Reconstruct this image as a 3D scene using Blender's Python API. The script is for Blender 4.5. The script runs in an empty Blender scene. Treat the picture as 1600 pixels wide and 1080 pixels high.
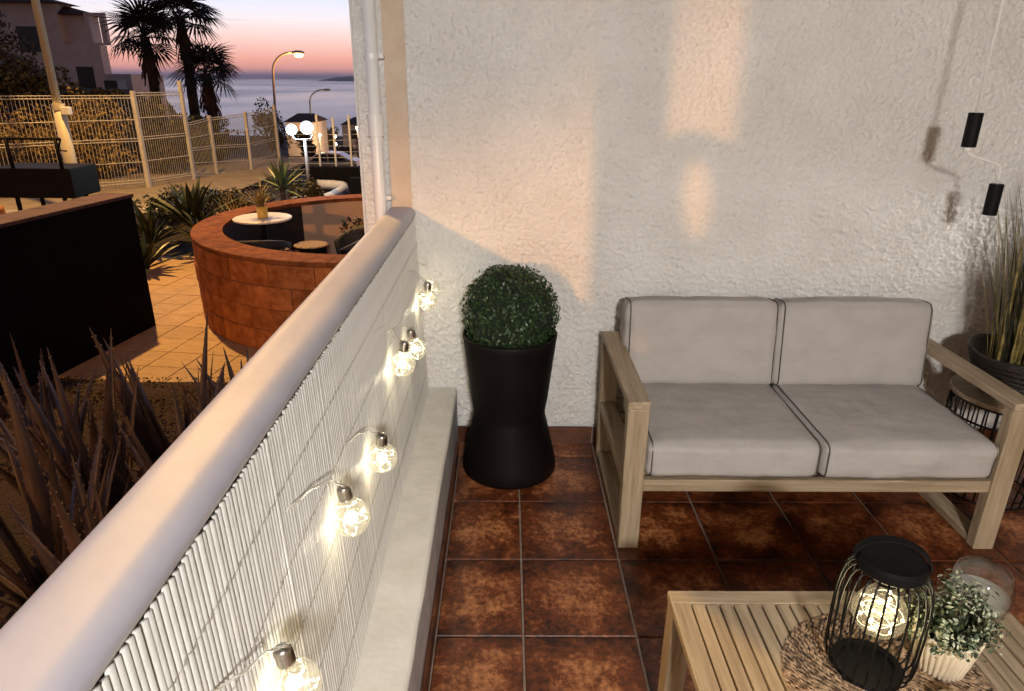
import bpy, bmesh, math, random
import numpy as np
from mathutils import Vector, Matrix, Euler, noise as mnoise

random.seed(7)
rng = np.random.default_rng(7)
PI = math.pi
R = math.radians
C = bpy.context.scene.collection
S = bpy.context.scene

# ------------------------------------------------------------------ camera
cam_d = bpy.data.cameras.new('camera')
cam = bpy.data.objects.new('camera', cam_d)
C.objects.link(cam)
cam_d.sensor_width = 36
cam_d.lens = 1074 / 1600 * 36
cam_d.clip_start = 0.05
cam_d.clip_end = 90000
cam.location = (0, 0, 1.55)
cam.rotation_euler = (Matrix.Rotation(R(-.5), 3, 'Z') @ Matrix.Rotation(R(90 - 21.1), 3, 'X') @ Matrix.Rotation(R(.5), 3, 'Z')).to_euler()
S.camera = cam

# ------------------------------------------------------------------ world: afterglow over the sea
W = bpy.data.worlds.new('World')
S.world = W
W.use_nodes = True
wt = W.node_tree
for n in list(wt.nodes):
    wt.nodes.remove(n)


def wn(t, **k):
    n = wt.nodes.new(t)
    for a, b in k.items():
        setattr(n, a, b)
    return n


tc = wn('ShaderNodeTexCoord')
sx = wn('ShaderNodeSeparateXYZ')
wt.links.new(tc.outputs['Generated'], sx.inputs[0])
ramp = wn('ShaderNodeValToRGB')
mr = wn('ShaderNodeMapRange')
mr.inputs[1].default_value = 0
mr.inputs[2].default_value = 1
wt.links.new(sx.outputs['Z'], mr.inputs[0])
wt.links.new(mr.outputs[0], ramp.inputs[0])
els = ramp.color_ramp.elements
stops = [(0.0, (.32, .22, .34)), (.004, (.42, .25, .32)), (.011, (.92, .40, .33)), (.022, (1.0, .45, .34)), (.045, (1.02, .66, .58)),
         (.07, (.94, .85, .87)), (.10, (.74, .79, 1.0)), (.20, (.46, .47, .70)), (.45, (.17, .18, .34)), (1.0, (.06, .065, .13))]
els[0].position, els[0].color = stops[0][0], (*stops[0][1], 1)
els[1].position, els[1].color = stops[-1][0], (*stops[-1][1], 1)
for p, c in stops[1:-1]:
    e = els.new(p)
    e.color = (*c, 1)
# the glow fades smoothly away from the side where the sun went down
vd = wn('ShaderNodeVectorMath', operation='DOT_PRODUCT')
vd.inputs[1].default_value = (-.36, .93, 0)
wt.links.new(tc.outputs['Generated'], vd.inputs[0])
m2 = wn('ShaderNodeMapRange', interpolation_type='SMOOTHSTEP')
m2.inputs[1].default_value = -1
m2.inputs[2].default_value = .9
m2.inputs[3].default_value = .16
m2.inputs[4].default_value = 1
wt.links.new(vd.outputs['Value'], m2.inputs[0])
# thin streaks of cloud low over the horizon
mp = wn('ShaderNodeMapping')
mp.inputs['Scale'].default_value = (5, 5, 130)
wt.links.new(tc.outputs['Generated'], mp.inputs[0])
cn = wn('ShaderNodeTexNoise')
cn.inputs['Scale'].default_value = 1.6
cn.inputs['Detail'].default_value = 5
wt.links.new(mp.outputs[0], cn.inputs[0])
cr = wn('ShaderNodeMapRange', interpolation_type='SMOOTHSTEP')
cr.inputs[1].default_value = .60
cr.inputs[2].default_value = .78
cr.inputs[4].default_value = .30
wt.links.new(cn.outputs[0], cr.inputs[0])
cm = wn('ShaderNodeMixRGB')
cm.inputs[2].default_value = (.55, .36, .42, 1)
wt.links.new(cr.outputs[0], cm.inputs[0])
wt.links.new(ramp.outputs[0], cm.inputs[1])
sc_ = wn('ShaderNodeVectorMath', operation='SCALE')
wt.links.new(cm.outputs[0], sc_.inputs[0])
wt.links.new(m2.outputs[0], sc_.inputs['Scale'])
bg = wn('ShaderNodeBackground')
bg.inputs['Strength'].default_value = 1.0
wt.links.new(sc_.outputs[0], bg.inputs[0])
wo = wn('ShaderNodeOutputWorld')
wt.links.new(bg.outputs[0], wo.inputs[0])

S.view_settings.view_transform = 'Standard'
S.view_settings.look = 'None'
S.view_settings.gamma = 1
S.view_settings.exposure = .22
S.view_settings.use_curve_mapping = False
S.render.engine = 'CYCLES'
S.cycles.use_denoising = True
S.cycles.max_bounces = 8
S.cycles.transparent_max_bounces = 24
S.cycles.sample_clamp_indirect = 4
S.cycles.caustics_reflective = False
S.cycles.caustics_refractive = False

# lamp powers, kept together for tuning
P_CEIL, P_STREET, P_POLE, P_GLOBE, P_BULB, P_LANTERN, P_WALLSPOT, P_FAR, P_LAMP2 = 590, 5200, 3400, 55, .36, .60, 42, 300, 260
AMBER = (1.0, .43, .11)


def lamp(name, kind, loc, power, color, radius=.05, parent=None, target=None, **k):
    d = bpy.data.lights.new(name, kind)
    d.energy = power
    d.color = color
    if kind != 'AREA':
        d.shadow_soft_size = radius
    for a, b in k.items():
        setattr(d, a, b)
    o = bpy.data.objects.new(name, d)
    C.objects.link(o)
    o.location = loc
    if target is not None:
        o.rotation_euler = (Vector(target) - Vector(loc)).to_track_quat('-Z', 'Y').to_euler()
    if parent:
        o.location = Vector(loc) - world_loc(parent)
        o.parent = parent
    return o


# ------------------------------------------------------------------ materials
def new_mat(name):
    m = bpy.data.materials.new(name)
    m.use_nodes = True
    nt = m.node_tree
    return m, nt, nt.nodes['Principled BSDF']


def mat(name, c1, c2=None, rough=.6, scale=8, detail=4, stretch=(1, 1, 1), bump=0, bscale=None, bdist=.004, metal=0, spec=.5, coords='Object',
        rnd=0, lo=.35, hi=.65, coat=0, distort=0):
    m, nt, b = new_mat(name)
    b.inputs['Roughness'].default_value = rough
    b.inputs['Metallic'].default_value = metal
    b.inputs['Specular IOR Level'].default_value = spec
    b.inputs['Coat Weight'].default_value = coat
    b.inputs['Base Color'].default_value = (*c1, 1)
    tcn = nt.nodes.new('ShaderNodeTexCoord')
    mpn = nt.nodes.new('ShaderNodeMapping')
    mpn.inputs['Scale'].default_value = stretch
    nt.links.new(tcn.outputs[coords], mpn.inputs[0])
    if rnd:
        oi = nt.nodes.new('ShaderNodeObjectInfo')
        ml = nt.nodes.new('ShaderNodeMath')
        ml.operation = 'MULTIPLY'
        ml.inputs[1].default_value = 37.0
        nt.links.new(oi.outputs['Random'], ml.inputs[0])
        cx = nt.nodes.new('ShaderNodeCombineXYZ')
        for i in range(3):
            nt.links.new(ml.outputs[0], cx.inputs[i])
        nt.links.new(cx.outputs[0], mpn.inputs['Location'])
    if c2 is not None:
        n = nt.nodes.new('ShaderNodeTexNoise')
        n.inputs['Scale'].default_value = scale
        n.inputs['Detail'].default_value = detail
        n.inputs['Roughness'].default_value = .65
        n.inputs['Distortion'].default_value = distort
        nt.links.new(mpn.outputs[0], n.inputs[0])
        r = nt.nodes.new('ShaderNodeValToRGB')
        r.color_ramp.elements[0].position = lo
        r.color_ramp.elements[1].position = hi
        r.color_ramp.elements[0].color = (*c1, 1)
        r.color_ramp.elements[1].color = (*c2, 1)
        nt.links.new(n.outputs[0], r.inputs[0])
        out = r.outputs[0]
        if rnd:
            hs = nt.nodes.new('ShaderNodeHueSaturation')
            mm = nt.nodes.new('ShaderNodeMapRange')
            mm.inputs[3].default_value = 1 - rnd
            mm.inputs[4].default_value = 1 + rnd
            nt.links.new(oi.outputs['Random'], mm.inputs[0])
            nt.links.new(mm.outputs[0], hs.inputs['Value'])
            nt.links.new(out, hs.inputs['Color'])
            out = hs.outputs[0]
        nt.links.new(out, b.inputs['Base Color'])
    if bump:
        n2 = nt.nodes.new('ShaderNodeTexNoise')
        n2.inputs['Scale'].default_value = bscale or scale * 3
        n2.inputs['Detail'].default_value = 4
        nt.links.new(mpn.outputs[0], n2.inputs[0])
        bp = nt.nodes.new('ShaderNodeBump')
        bp.inputs['Strength'].default_value = bump
        bp.inputs['Distance'].default_value = bdist
        nt.links.new(n2.outputs[0], bp.inputs['Height'])
        nt.links.new(bp.outputs[0], b.inputs['Normal'])
    return m


def emit(name, col, strength):
    m, nt, b = new_mat(name)
    b.inputs['Base Color'].default_value = (*col, 1)
    b.inputs['Emission Color'].default_value = (*col, 1)
    b.inputs['Emission Strength'].default_value = strength
    return m


def thin_glass(name, tint=(1, 1, 1), base=.05, rim=.75):
    m, nt, b = new_mat(name)
    nt.nodes.remove(b)
    out = nt.nodes['Material Output']
    tr = nt.nodes.new('ShaderNodeBsdfTransparent')
    tr.inputs[0].default_value = (*tint, 1)
    gl = nt.nodes.new('ShaderNodeBsdfGlossy')
    gl.inputs['Roughness'].default_value = .03
    fr = nt.nodes.new('ShaderNodeLayerWeight')
    fr.inputs['Blend'].default_value = .22
    ma = nt.nodes.new('ShaderNodeMath')
    ma.operation = 'MULTIPLY_ADD'
    ma.inputs[1].default_value = rim
    ma.inputs[2].default_value = base
    nt.links.new(fr.outputs['Facing'], ma.inputs[0])
    mx = nt.nodes.new('ShaderNodeMixShader')
    nt.links.new(ma.outputs[0], mx.inputs[0])
    nt.links.new(tr.outputs[0], mx.inputs[1])
    nt.links.new(gl.outputs[0], mx.inputs[2])
    nt.links.new(mx.outputs[0], out.inputs[0])
    return m


def glow_glass(name, tint, base, rim, milk):
    """clear glass with a translucent share added so the whole globe glows"""
    m = thin_glass(name, tint, base, rim)
    nt = m.node_tree
    out = nt.nodes['Material Output']
    src = out.inputs[0].links[0].from_socket
    td = nt.nodes.new('ShaderNodeBsdfTranslucent')
    td.inputs[0].default_value = (.9, .88, .82, 1)
    mx = nt.nodes.new('ShaderNodeMixShader')
    mx.inputs[0].default_value = milk  # added translucency spreads the inner light into an even glow
    nt.links.new(src, mx.inputs[1])
    nt.links.new(td.outputs[0], mx.inputs[2])
    nt.links.new(mx.outputs[0], out.inputs[0])
    return m


def leaf_mat(name, c1, c2, rough=.45, trans=.15):
    m = mat(name, c1, c2, rough=rough, scale=28, detail=2)
    b = m.node_tree.nodes['Principled BSDF']
    b.inputs['Transmission Weight'].default_value = 0
    b.inputs['Subsurface Weight'].default_value = 0
    return m


def tile_mat(name, dark, mid, light, rough=.32):
    m, nt, b = new_mat(name)
    L = nt.links.new
    tcn = nt.nodes.new('ShaderNodeTexCoord')
    oi = nt.nodes.new('ShaderNodeObjectInfo')
    ml = nt.nodes.new('ShaderNodeMath')
    ml.operation = 'MULTIPLY'
    ml.inputs[1].default_value = 53
    L(oi.outputs['Random'], ml.inputs[0])
    ad = nt.nodes.new('ShaderNodeVectorMath')
    ad.operation = 'ADD'
    L(tcn.outputs['Object'], ad.inputs[0])
    L(ml.outputs[0], ad.inputs[1])
    n = nt.nodes.new('ShaderNodeTexNoise')
    n.inputs['Scale'].default_value = 13
    n.inputs['Detail'].default_value = 9
    n.inputs['Roughness'].default_value = .58
    L(ad.outputs[0], n.inputs[0])
    nb = nt.nodes.new('ShaderNodeTexNoise')
    nb.inputs['Scale'].default_value = 55
    nb.inputs['Detail'].default_value = 5
    nb.inputs['Roughness'].default_value = .75
    L(ad.outputs[0], nb.inputs[0])
    # burnt edges of the glaze: distance to the tile's rim
    s = nt.nodes.new('ShaderNodeSeparateXYZ')
    L(tcn.outputs['Object'], s.inputs[0])
    ab = []
    for i in range(2):
        a = nt.nodes.new('ShaderNodeMath')
        a.operation = 'ABSOLUTE'
        L(s.outputs[i], a.inputs[0])
        ab.append(a)
    mx = nt.nodes.new('ShaderNodeMath')
    mx.operation = 'MAXIMUM'
    L(ab[0].outputs[0], mx.inputs[0])
    L(ab[1].outputs[0], mx.inputs[1])
    e = nt.nodes.new('ShaderNodeMapRange')
    e.inputs[1].default_value = .05
    e.inputs[2].default_value = .172
    e.inputs[3].default_value = .13
    e.inputs[4].default_value = -.19
    L(mx.outputs[0], e.inputs[0])
    a1 = nt.nodes.new('ShaderNodeMath')
    a1.operation = 'ADD'
    L(n.outputs[0], a1.inputs[0])
    L(e.outputs[0], a1.inputs[1])
    a2 = nt.nodes.new('ShaderNodeMath')
    a2.operation = 'MULTIPLY_ADD'
    a2.inputs[1].default_value = 1.15
    L(nb.outputs[0], a2.inputs[0])
    L(a1.outputs[0], a2.inputs[2])
    r = nt.nodes.new('ShaderNodeValToRGB')
    el = r.color_ramp.elements
    el[0].position, el[0].color = .06, (*dark, 1)
    el[1].position, el[1].color = .96, (*light, 1)
    q = el.new(.46)
    q.color = (*mid, 1)
    nm = nt.nodes.new('ShaderNodeMapRange')
    nm.inputs[1].default_value = .72
    nm.inputs[2].default_value = 1.50
    L(a2.outputs[0], nm.inputs[0])
    L(nm.outputs[0], r.inputs[0])
    L(r.outputs[0], b.inputs['Base Color'])
    rr = nt.nodes.new('ShaderNodeMapRange')
    rr.inputs[3].default_value = rough - .08
    rr.inputs[4].default_value = rough + .25
    L(nb.outputs[0], rr.inputs[0])
    L(rr.outputs[0], b.inputs['Roughness'])
    bp = nt.nodes.new('ShaderNodeBump')
    bp.inputs['Strength'].default_value = .25
    bp.inputs['Distance'].default_value = .0008
    L(a2.outputs[0], bp.inputs['Height'])
    L(bp.outputs[0], b.inputs['Normal'])
    return m


def wood(name, axis, c1, c2, rough=.55):
    st = [26, 26, 26]
    st[axis] = 1.6
    return mat(name, c1, c2, rough=rough, scale=2.4, detail=7, stretch=tuple(st), bump=.35, bscale=5, bdist=.001, rnd=.09, lo=.3, hi=.72, distort=.4)


TK1, TK2 = (.22, .160, .095), (.46, .365, .245)
M = dict(
    stucco=mat('white_stucco', (.67, .645, .61), (.75, .73, .70), rough=.9, scale=3.2, detail=7, bump=.9, bscale=240, bdist=.004, spec=.2),
    band=mat('warm_lit_plaster', (.56, .44, .33), (.63, .51, .40), rough=.85, scale=12, bump=.3, bscale=120, bdist=.002, spec=.2),  # tan colour carries the warm lamp light on this smooth strip
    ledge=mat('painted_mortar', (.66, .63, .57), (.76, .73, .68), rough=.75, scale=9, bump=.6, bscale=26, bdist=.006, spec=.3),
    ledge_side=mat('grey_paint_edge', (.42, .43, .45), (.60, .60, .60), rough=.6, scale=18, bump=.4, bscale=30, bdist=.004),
    cap=mat('white_gloss_paint', (.40, .405, .475), (.47, .47, .54), rough=.5, scale=4, bump=.45, bscale=12, bdist=.004),
    tile=tile_mat('rust_floor_tile', (.020, .0040, .0012), (.150, .036, .009), (.56, .235, .088)),
    skirt=mat('rust_skirting', (.04, .012, .005), (.13, .04, .015), rough=.35, scale=14, detail=6, rnd=.15),
    grout=mat('grey_grout', (.20, .15, .12), (.30, .24, .19), rough=.9, scale=40, bump=.4),
    cane=mat('white_plastic_cane', (.62, .61, .57), (.70, .69, .65), rough=.22, scale=20, spec=.6),
    shadow_rail=mat('dark_shadow_and_baluster', (.02, .018, .02), rough=.5),
    wire=mat('steel_wire', (.40, .36, .30), rough=.5),
    socket=mat('nickel_socket', (.42, .40, .37), (.55, .53, .5), rough=.28, metal=1, scale=30),
    glass=glow_glass('clear_bulb_glass', (1, .99, .95), .05, .6, .06), lamp_glass=glow_glass('clear_globe_glass', (1, .99, .95), .05, .5, .05),
    glass2=thin_glass('clear_bowl_glass', (.97, .97, .96), base=.05, rim=.85),
    led=emit('warm_led', (1, .84, .50), 16), thread=emit('lit_copper_thread', (1, .84, .52), 2.0),
    led2=emit('warm_led_soft', (1, .82, .46), 6),
    cable=mat('clear_plastic_cable', (.70, .68, .60), rough=.2, spec=.7),
    wx=wood('teak_along_x', 0, TK1, TK2), wy=wood('teak_along_y', 1, TK1, TK2), wz=wood('teak_along_z', 2, TK1, TK2),
    fabric=mat('light_grey_fabric', (.39, .365, .345), (.44, .41, .39), rough=.92, scale=7, bump=.55, bscale=11, bdist=.012, spec=.2, stretch=(1, 1, 1.6)),
    piping=mat('dark_piping', (.085, .07, .06), rough=.8),
    black=mat('matt_black', (.0035, .0035, .004), (.006, .0055, .0055), rough=.6, scale=9, spec=.12),
    blackpot=mat('black_pot', (.004, .0025, .0025), (.006, .004, .004), rough=.55, scale=7, spec=.14),
    blackwire=mat('black_wire', (.004, .004, .004), rough=.4, spec=.3),
    box=leaf_mat('box_leaf', (.006, .018, .005), (.028, .07, .016), rough=.42),
    soil=mat('soil', (.012, .008, .006), (.035, .022, .015), rough=1, scale=30, bump=1, bscale=60, bdist=.02),
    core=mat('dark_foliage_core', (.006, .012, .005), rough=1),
    white_leaf=leaf_mat('pale_small_leaf', (.16, .20, .11), (.52, .54, .38), rough=.5), green_leaf=leaf_mat('small_green_leaf', (.012, .024, .010), (.05, .075, .03), rough=.5),
    twig=mat('twig', (.06, .04, .025), rough=.9),
    cream=mat('cream_ceramic', (.62, .52, .36), (.72, .62, .46), rough=.5, scale=14),
    jute=mat('woven_jute', (.085, .050, .028), (.40, .27, .165), rough=.85, scale=70, detail=2),
    wax=mat('pale_wax', (.42, .43, .36), (.5, .5, .43), rough=.5, scale=20),
    white=mat('white_plastic', (.80, .79, .76), rough=.35),
    grass=leaf_mat('grass_blade', (.11, .085, .022), (.32, .24, .075), rough=.55),
    grassdark=leaf_mat('dark_grass_blade', (.012, .014, .008), (.05, .045, .022), rough=.5),
    basket=mat('dark_wicker', (.006, .004, .0035), (.022, .013, .010), rough=.55, scale=40, stretch=(1, 1, 8), bump=.8, bscale=30, bdist=.006),
    path=mat('sand_path_tile', (.31, .195, .105), (.44, .29, .165), rough=.7, scale=7, detail=6, stretch=(1, 5, 1), rnd=.10, bump=.3, bscale=30),
    joint=mat('dark_joint', (.05, .032, .02), rough=1),
    lava=mat('red_lava_stone', (.19, .056, .015), (.39, .145, .048), rough=.92, scale=9, detail=7, rnd=.16, bump=.9, bscale=45, bdist=.008, spec=.2),
    lava_shaded=mat('shaded_lava_coping', (.10, .030, .010), (.23, .08, .026), rough=.9, scale=11, detail=7, rnd=.12, bump=.7, bscale=45, bdist=.006, spec=.2), lava_mortar=mat('lava_mortar', (.12, .04, .015), (.2, .075, .03), rough=1, scale=30), plaster=mat('warm_plaster', (.62, .40, .25), (.70, .47, .30), rough=.9, scale=6),
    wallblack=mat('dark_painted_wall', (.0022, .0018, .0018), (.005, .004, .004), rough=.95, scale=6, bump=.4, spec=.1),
    coping=mat('brown_coping', (.05, .018, .012), (.10, .04, .026), rough=.8, scale=8, rnd=.1),
    aloe=mat('aloe_leaf', (.042, .028, .029), (.115, .080, .076), rough=.42, scale=5, stretch=(3, 3, 1), rnd=.25),
    tooth=mat('aloe_tooth', (.32, .24, .17), rough=.6),
    galv=mat('galvanised_white', (.40, .37, .34), (.50, .47, .44), rough=.5, scale=9),
    pavement=mat('pavement_concrete', (.22, .17, .11), (.30, .24, .16), rough=.95, scale=3, detail=6, bump=.4),
    ground=mat('garden_soil', (.010, .007, .005), (.026, .017, .011), rough=1, scale=2, detail=8, bump=1, bscale=25, bdist=.03),
    gravel=mat('brown_gravel', (.010, .005, .0035), (.048, .022, .014), rough=1, scale=55, detail=3, bump=1, bscale=60, bdist=.02),
    bush=leaf_mat('bush_leaf', (.018, .018, .006), (.085, .065, .02), rough=.55),
    darkbush=leaf_mat('dark_bush_leaf', (.008, .010, .004), (.03, .032, .012), rough=.5), bushdry=leaf_mat('dry_bush_leaf', (.10, .06, .02), (.34, .23, .075), rough=.6),
    spiky=leaf_mat('spiky_leaf', (.010, .016, .008), (.03, .045, .02), rough=.4),
    agave=leaf_mat('agave_leaf', (.06, .10, .05), (.13, .19, .10), rough=.45),
    palm=mat('palm_frond', (.006, .007, .005), (.015, .018, .008), rough=.7, scale=6),
    skirtpalm=mat('dead_palm_skirt', (.05, .018, .012), (.10, .04, .025), rough=.95, scale=12),
    trunk=mat('trunk', (.03, .02, .015), (.07, .05, .035), rough=.95, scale=10, stretch=(1, 1, .3), bump=.6),
    housewall=mat('grey_render', (.60, .50, .45), (.68, .58, .53), rough=.95, scale=2),
    roof=mat('dark_roof_tile', (.04, .02, .018), (.08, .045, .035), rough=.9, scale=7),
    dark=mat('dark_opening', (.01, .009, .010), rough=.3),
    pole=mat('pole_paint', (.46, .42, .34), (.56, .52, .42), rough=.5, scale=4, stretch=(1, 1, .3)),
    lampgrey=mat('lamp_grey', (.22, .23, .25), rough=.45, metal=.3),
    globe=None,
    sodium=emit('sodium_glow', (1, .60, .20), 7),
    farlight=emit('far_lamp_glow', (1, .86, .62), 6),
    car=mat('pale_car_paint', (.62, .60, .50), rough=.25, coat=.6),
    tyre=mat('tyre', (.015, .015, .015), rough=.9),
    terracotta=mat('terracotta', (.30, .11, .05), (.42, .18, .09), rough=.85, scale=20, bump=.4),
    yellowpot=mat('yellow_pot', (.55, .36, .05), (.72, .50, .12), rough=.5, scale=26, detail=2),
    tabletop=mat('pale_table_top', (.60, .57, .57), (.68, .65, .64), rough=.4, scale=7),
    kerb=mat('white_kerb', (.34, .33, .33), (.44, .43, .42), rough=.8, scale=14, bump=.3),
    headland=mat('headland_rock', (.10, .07, .08), (.14, .10, .10), rough=1, scale=.002),
    ceiling=mat('dark_wood_ceiling', (.07, .045, .03), (.12, .08, .05), rough=.8, scale=3, stretch=(1, 12, 1)), housefront=mat('ochre_render', (.22, .17, .12), (.27, .21, .15), rough=.95, scale=4),
    linen=mat('lamp_shade_white', (.8, .77, .7), rough=.8),
)
gm_, nt_, b_ = new_mat('white_globe')
nt_.nodes.remove(b_)
tr_ = nt_.nodes.new('ShaderNodeBsdfTransparent')
em_ = nt_.nodes.new('ShaderNodeEmission')
em_.inputs[0].default_value = (.80, .93, 1, 1)
em_.inputs[1].default_value = 5
ad_ = nt_.nodes.new('ShaderNodeMixShader')
ad_.inputs[0].default_value = .5
nt_.links.new(tr_.outputs[0], ad_.inputs[1])
nt_.links.new(em_.outputs[0], ad_.inputs[2])
nt_.links.new(ad_.outputs[0], nt_.nodes['Material Output'].inputs[0])
M['globe'] = gm_
M['lampface'] = emit('ceiling_lamp_face', (1, .88, .72), 9)


def sea_mat():
    m, nt, b = new_mat('sea_water')
    b.inputs['Base Color'].default_value = (.018, .030, .055, 1)
    b.inputs['Specular IOR Level'].default_value = .5
    tcn = nt.nodes.new('ShaderNodeTexCoord')
    mpn = nt.nodes.new('ShaderNodeMapping')
    mpn.inputs['Scale'].default_value = (.0022, .0009, 1)
    nt.links.new(tcn.outputs['Object'], mpn.inputs[0])
    n = nt.nodes.new('ShaderNodeTexNoise')
    n.inputs['Scale'].default_value = 1.6
    n.inputs['Detail'].default_value = 7
    nt.links.new(mpn.outputs[0], n.inputs[0])
    r = nt.nodes.new('ShaderNodeMapRange')
    r.inputs[1].default_value = .35
    r.inputs[2].default_value = .65
    r.inputs[3].default_value = .17
    r.inputs[4].default_value = .30
    nt.links.new(n.outputs[0], r.inputs[0])
    nt.links.new(r.outputs[0], b.inputs['Roughness'])
    n2 = nt.nodes.new('ShaderNodeTexNoise')
    n2.inputs['Scale'].default_value = .22
    n2.inputs['Detail'].default_value = 6
    mp2 = nt.nodes.new('ShaderNodeMapping')
    mp2.inputs['Scale'].default_value = (.35, 1, 1)
    nt.links.new(tcn.outputs['Object'], mp2.inputs[0])
    nt.links.new(mp2.outputs[0], n2.inputs[0])
    bp = nt.nodes.new('ShaderNodeBump')
    bp.inputs['Strength'].default_value = .35
    bp.inputs['Distance'].default_value = .5
    nt.links.new(n2.outputs[0], bp.inputs['Height'])
    nt.links.new(bp.outputs[0], b.inputs['Normal'])
    return m


M['sea'] = sea_mat()


# ------------------------------------------------------------------ builders
def world_loc(o):
    v = Vector((0, 0, 0))
    while o is not None:
        v += o.location
        o = o.parent
    return v


def tag(o, label=None, cat=None, group=None, kind=None):
    for k, v in (('label', label), ('category', cat), ('group', group), ('kind', kind)):
        if v:
            o[k] = v
    return o


def empty(name, loc, label, cat, group=None):
    o = bpy.data.objects.new(name, None)
    o.empty_display_size = .1
    C.objects.link(o)
    o.location = loc
    return tag(o, label, cat, group)


def copy_tree(o, parent=None):
    c = o.copy()
    C.objects.link(c)
    if parent:
        c.parent = parent
    for ch in list(o.children):
        copy_tree(ch, c)
    return c


class MB:
    """collects geometry in world coordinates; build() links it as one mesh object"""

    def __init__(s):
        s.v, s.f = [], []

    def add(s, vs, fs):
        o = len(s.v)
        s.v += [tuple(v) for v in vs]
        s.f += [tuple(i + o for i in f) for f in fs]
        return s

    def box(s, x0, x1, y0, y1, z0, z1, rot=0, about=None):
        vs = [(x, y, z) for z in (z0, z1) for y in (y0, y1) for x in (x0, x1)]
        if rot:
            a = about or ((x0 + x1) / 2, (y0 + y1) / 2)
            c, sn = math.cos(rot), math.sin(rot)
            vs = [(a[0] + (x - a[0]) * c - (y - a[1]) * sn, a[1] + (x - a[0]) * sn + (y - a[1]) * c, z) for x, y, z in vs]
        return s.add(vs, [(0, 2, 3, 1), (4, 5, 7, 6), (0, 1, 5, 4), (2, 6, 7, 3), (0, 4, 6, 2), (1, 3, 7, 5)])

    def tube(s, pts, r, n=8, cap=True, closed=False):
        pts = [Vector(p) for p in pts]
        rs = r if isinstance(r, (list, tuple)) else [r] * len(pts)
        vs, fs = [], []
        up = None
        for i, p in enumerate(pts):
            if closed:
                d = (pts[(i + 1) % len(pts)] - pts[i - 1]).normalized()
            else:
                d = (pts[min(i + 1, len(pts) - 1)] - pts[max(i - 1, 0)]).normalized()
            if up is None:
                up = Vector((0, 0, 1)) if abs(d.z) < .9 else Vector((1, 0, 0))
            a = d.cross(up)
            if a.length < 1e-6:
                a = d.orthogonal()
            a.normalize()
            b = d.cross(a).normalized()
            up = -b if (-b).dot(up) > 0 else b
            b2 = b
            for k in range(n):
                t = 2 * PI * k / n
                vs.append(p + (a * math.cos(t) + b2 * math.sin(t)) * rs[i])
        m = len(pts)
        for i in range(m if closed else m - 1):
            j = (i + 1) % m
            for k in range(n):
                k2 = (k + 1) % n
                fs.append((i * n + k, i * n + k2, j * n + k2, j * n + k))
        if cap and not closed:
            fs.append(tuple(range(n))[::-1])
            fs.append(tuple((m - 1) * n + k for k in range(n)))
        return s.add(vs, fs)

    def lathe(s, prof, c=(0, 0, 0), n=32, a0=0, a1=2 * PI, rib=0, nrib=0):
        full = abs(a1 - a0 - 2 * PI) < 1e-6
        cols = n if full else n + 1
        vs, fs = [], []
        for k in range(cols):
            t = a0 + (a1 - a0) * k / n
            for r, z in prof:
                rr = r
                if rib and .02 < r:
                    rr = r - rib * (0.5 + .5 * math.cos(t * nrib)) ** 3
                vs.append((c[0] + rr * math.cos(t), c[1] + rr * math.sin(t), c[2] + z))
        m = len(prof)
        for k in range(n):
            k2 = (k + 1) % cols
            for i in range(m - 1):
                fs.append((k * m + i, k2 * m + i, k2 * m + i + 1, k * m + i + 1))
        return s.add(vs, fs)

    def sphere(s, c, r, nu=14, nv=9, sc=(1, 1, 1)):
        prof = [(r * math.sin(PI * i / nv), -r * math.cos(PI * i / nv)) for i in range(nv + 1)]
        vs0 = len(s.v)
        s.lathe(prof, (0, 0, 0), nu)
        for i in range(vs0, len(s.v)):
            v = s.v[i]
            s.v[i] = (c[0] + v[0] * sc[0], c[1] + v[1] * sc[1], c[2] + v[2] * sc[2])
        return s

    def mesh(s, name, m=None, smooth=False, origin=(0, 0, 0)):
        me = bpy.data.meshes.new(name)
        vs = [(x - origin[0], y - origin[1], z - origin[2]) for x, y, z in s.v]
        me.from_pydata(vs, [], s.f)
        if m:
            me.materials.append(m)
        if smooth:
            me.polygons.foreach_set('use_smooth', [True] * len(me.polygons))
        me.update()
        return me

    def build(s, name, m, parent=None, smooth=False, bevel=0, origin=None, segs=2, fix=False):
        org = world_loc(parent) if parent else Vector(origin or (0, 0, 0))
        me = s.mesh(name, m, smooth, org)
        if fix:
            bm = bmesh.new()
            bm.from_mesh(me)
            bmesh.ops.remove_doubles(bm, verts=bm.verts, dist=1e-5)
            bmesh.ops.recalc_face_normals(bm, faces=bm.faces)
            bm.to_mesh(me)
            bm.free()
        o = bpy.data.objects.new(name, me)
        C.objects.link(o)
        if parent:
            o.parent = parent
        elif origin:
            o.location = origin
        if bevel:
            b = o.modifiers.new('bevel', 'BEVEL')
            b.width = bevel
            b.segments = segs
            b.limit_method = 'ANGLE'
            b.angle_limit = R(35)
        return o


def inst(name, me, parent, loc, rot=(0, 0, 0), scale=(1, 1, 1)):
    """one more piece sharing mesh data; loc is in the parent's frame"""
    o = bpy.data.objects.new(name, me)
    C.objects.link(o)
    o.parent = parent
    o.location = loc
    o.rotation_euler = rot
    o.scale = scale
    return o


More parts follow.
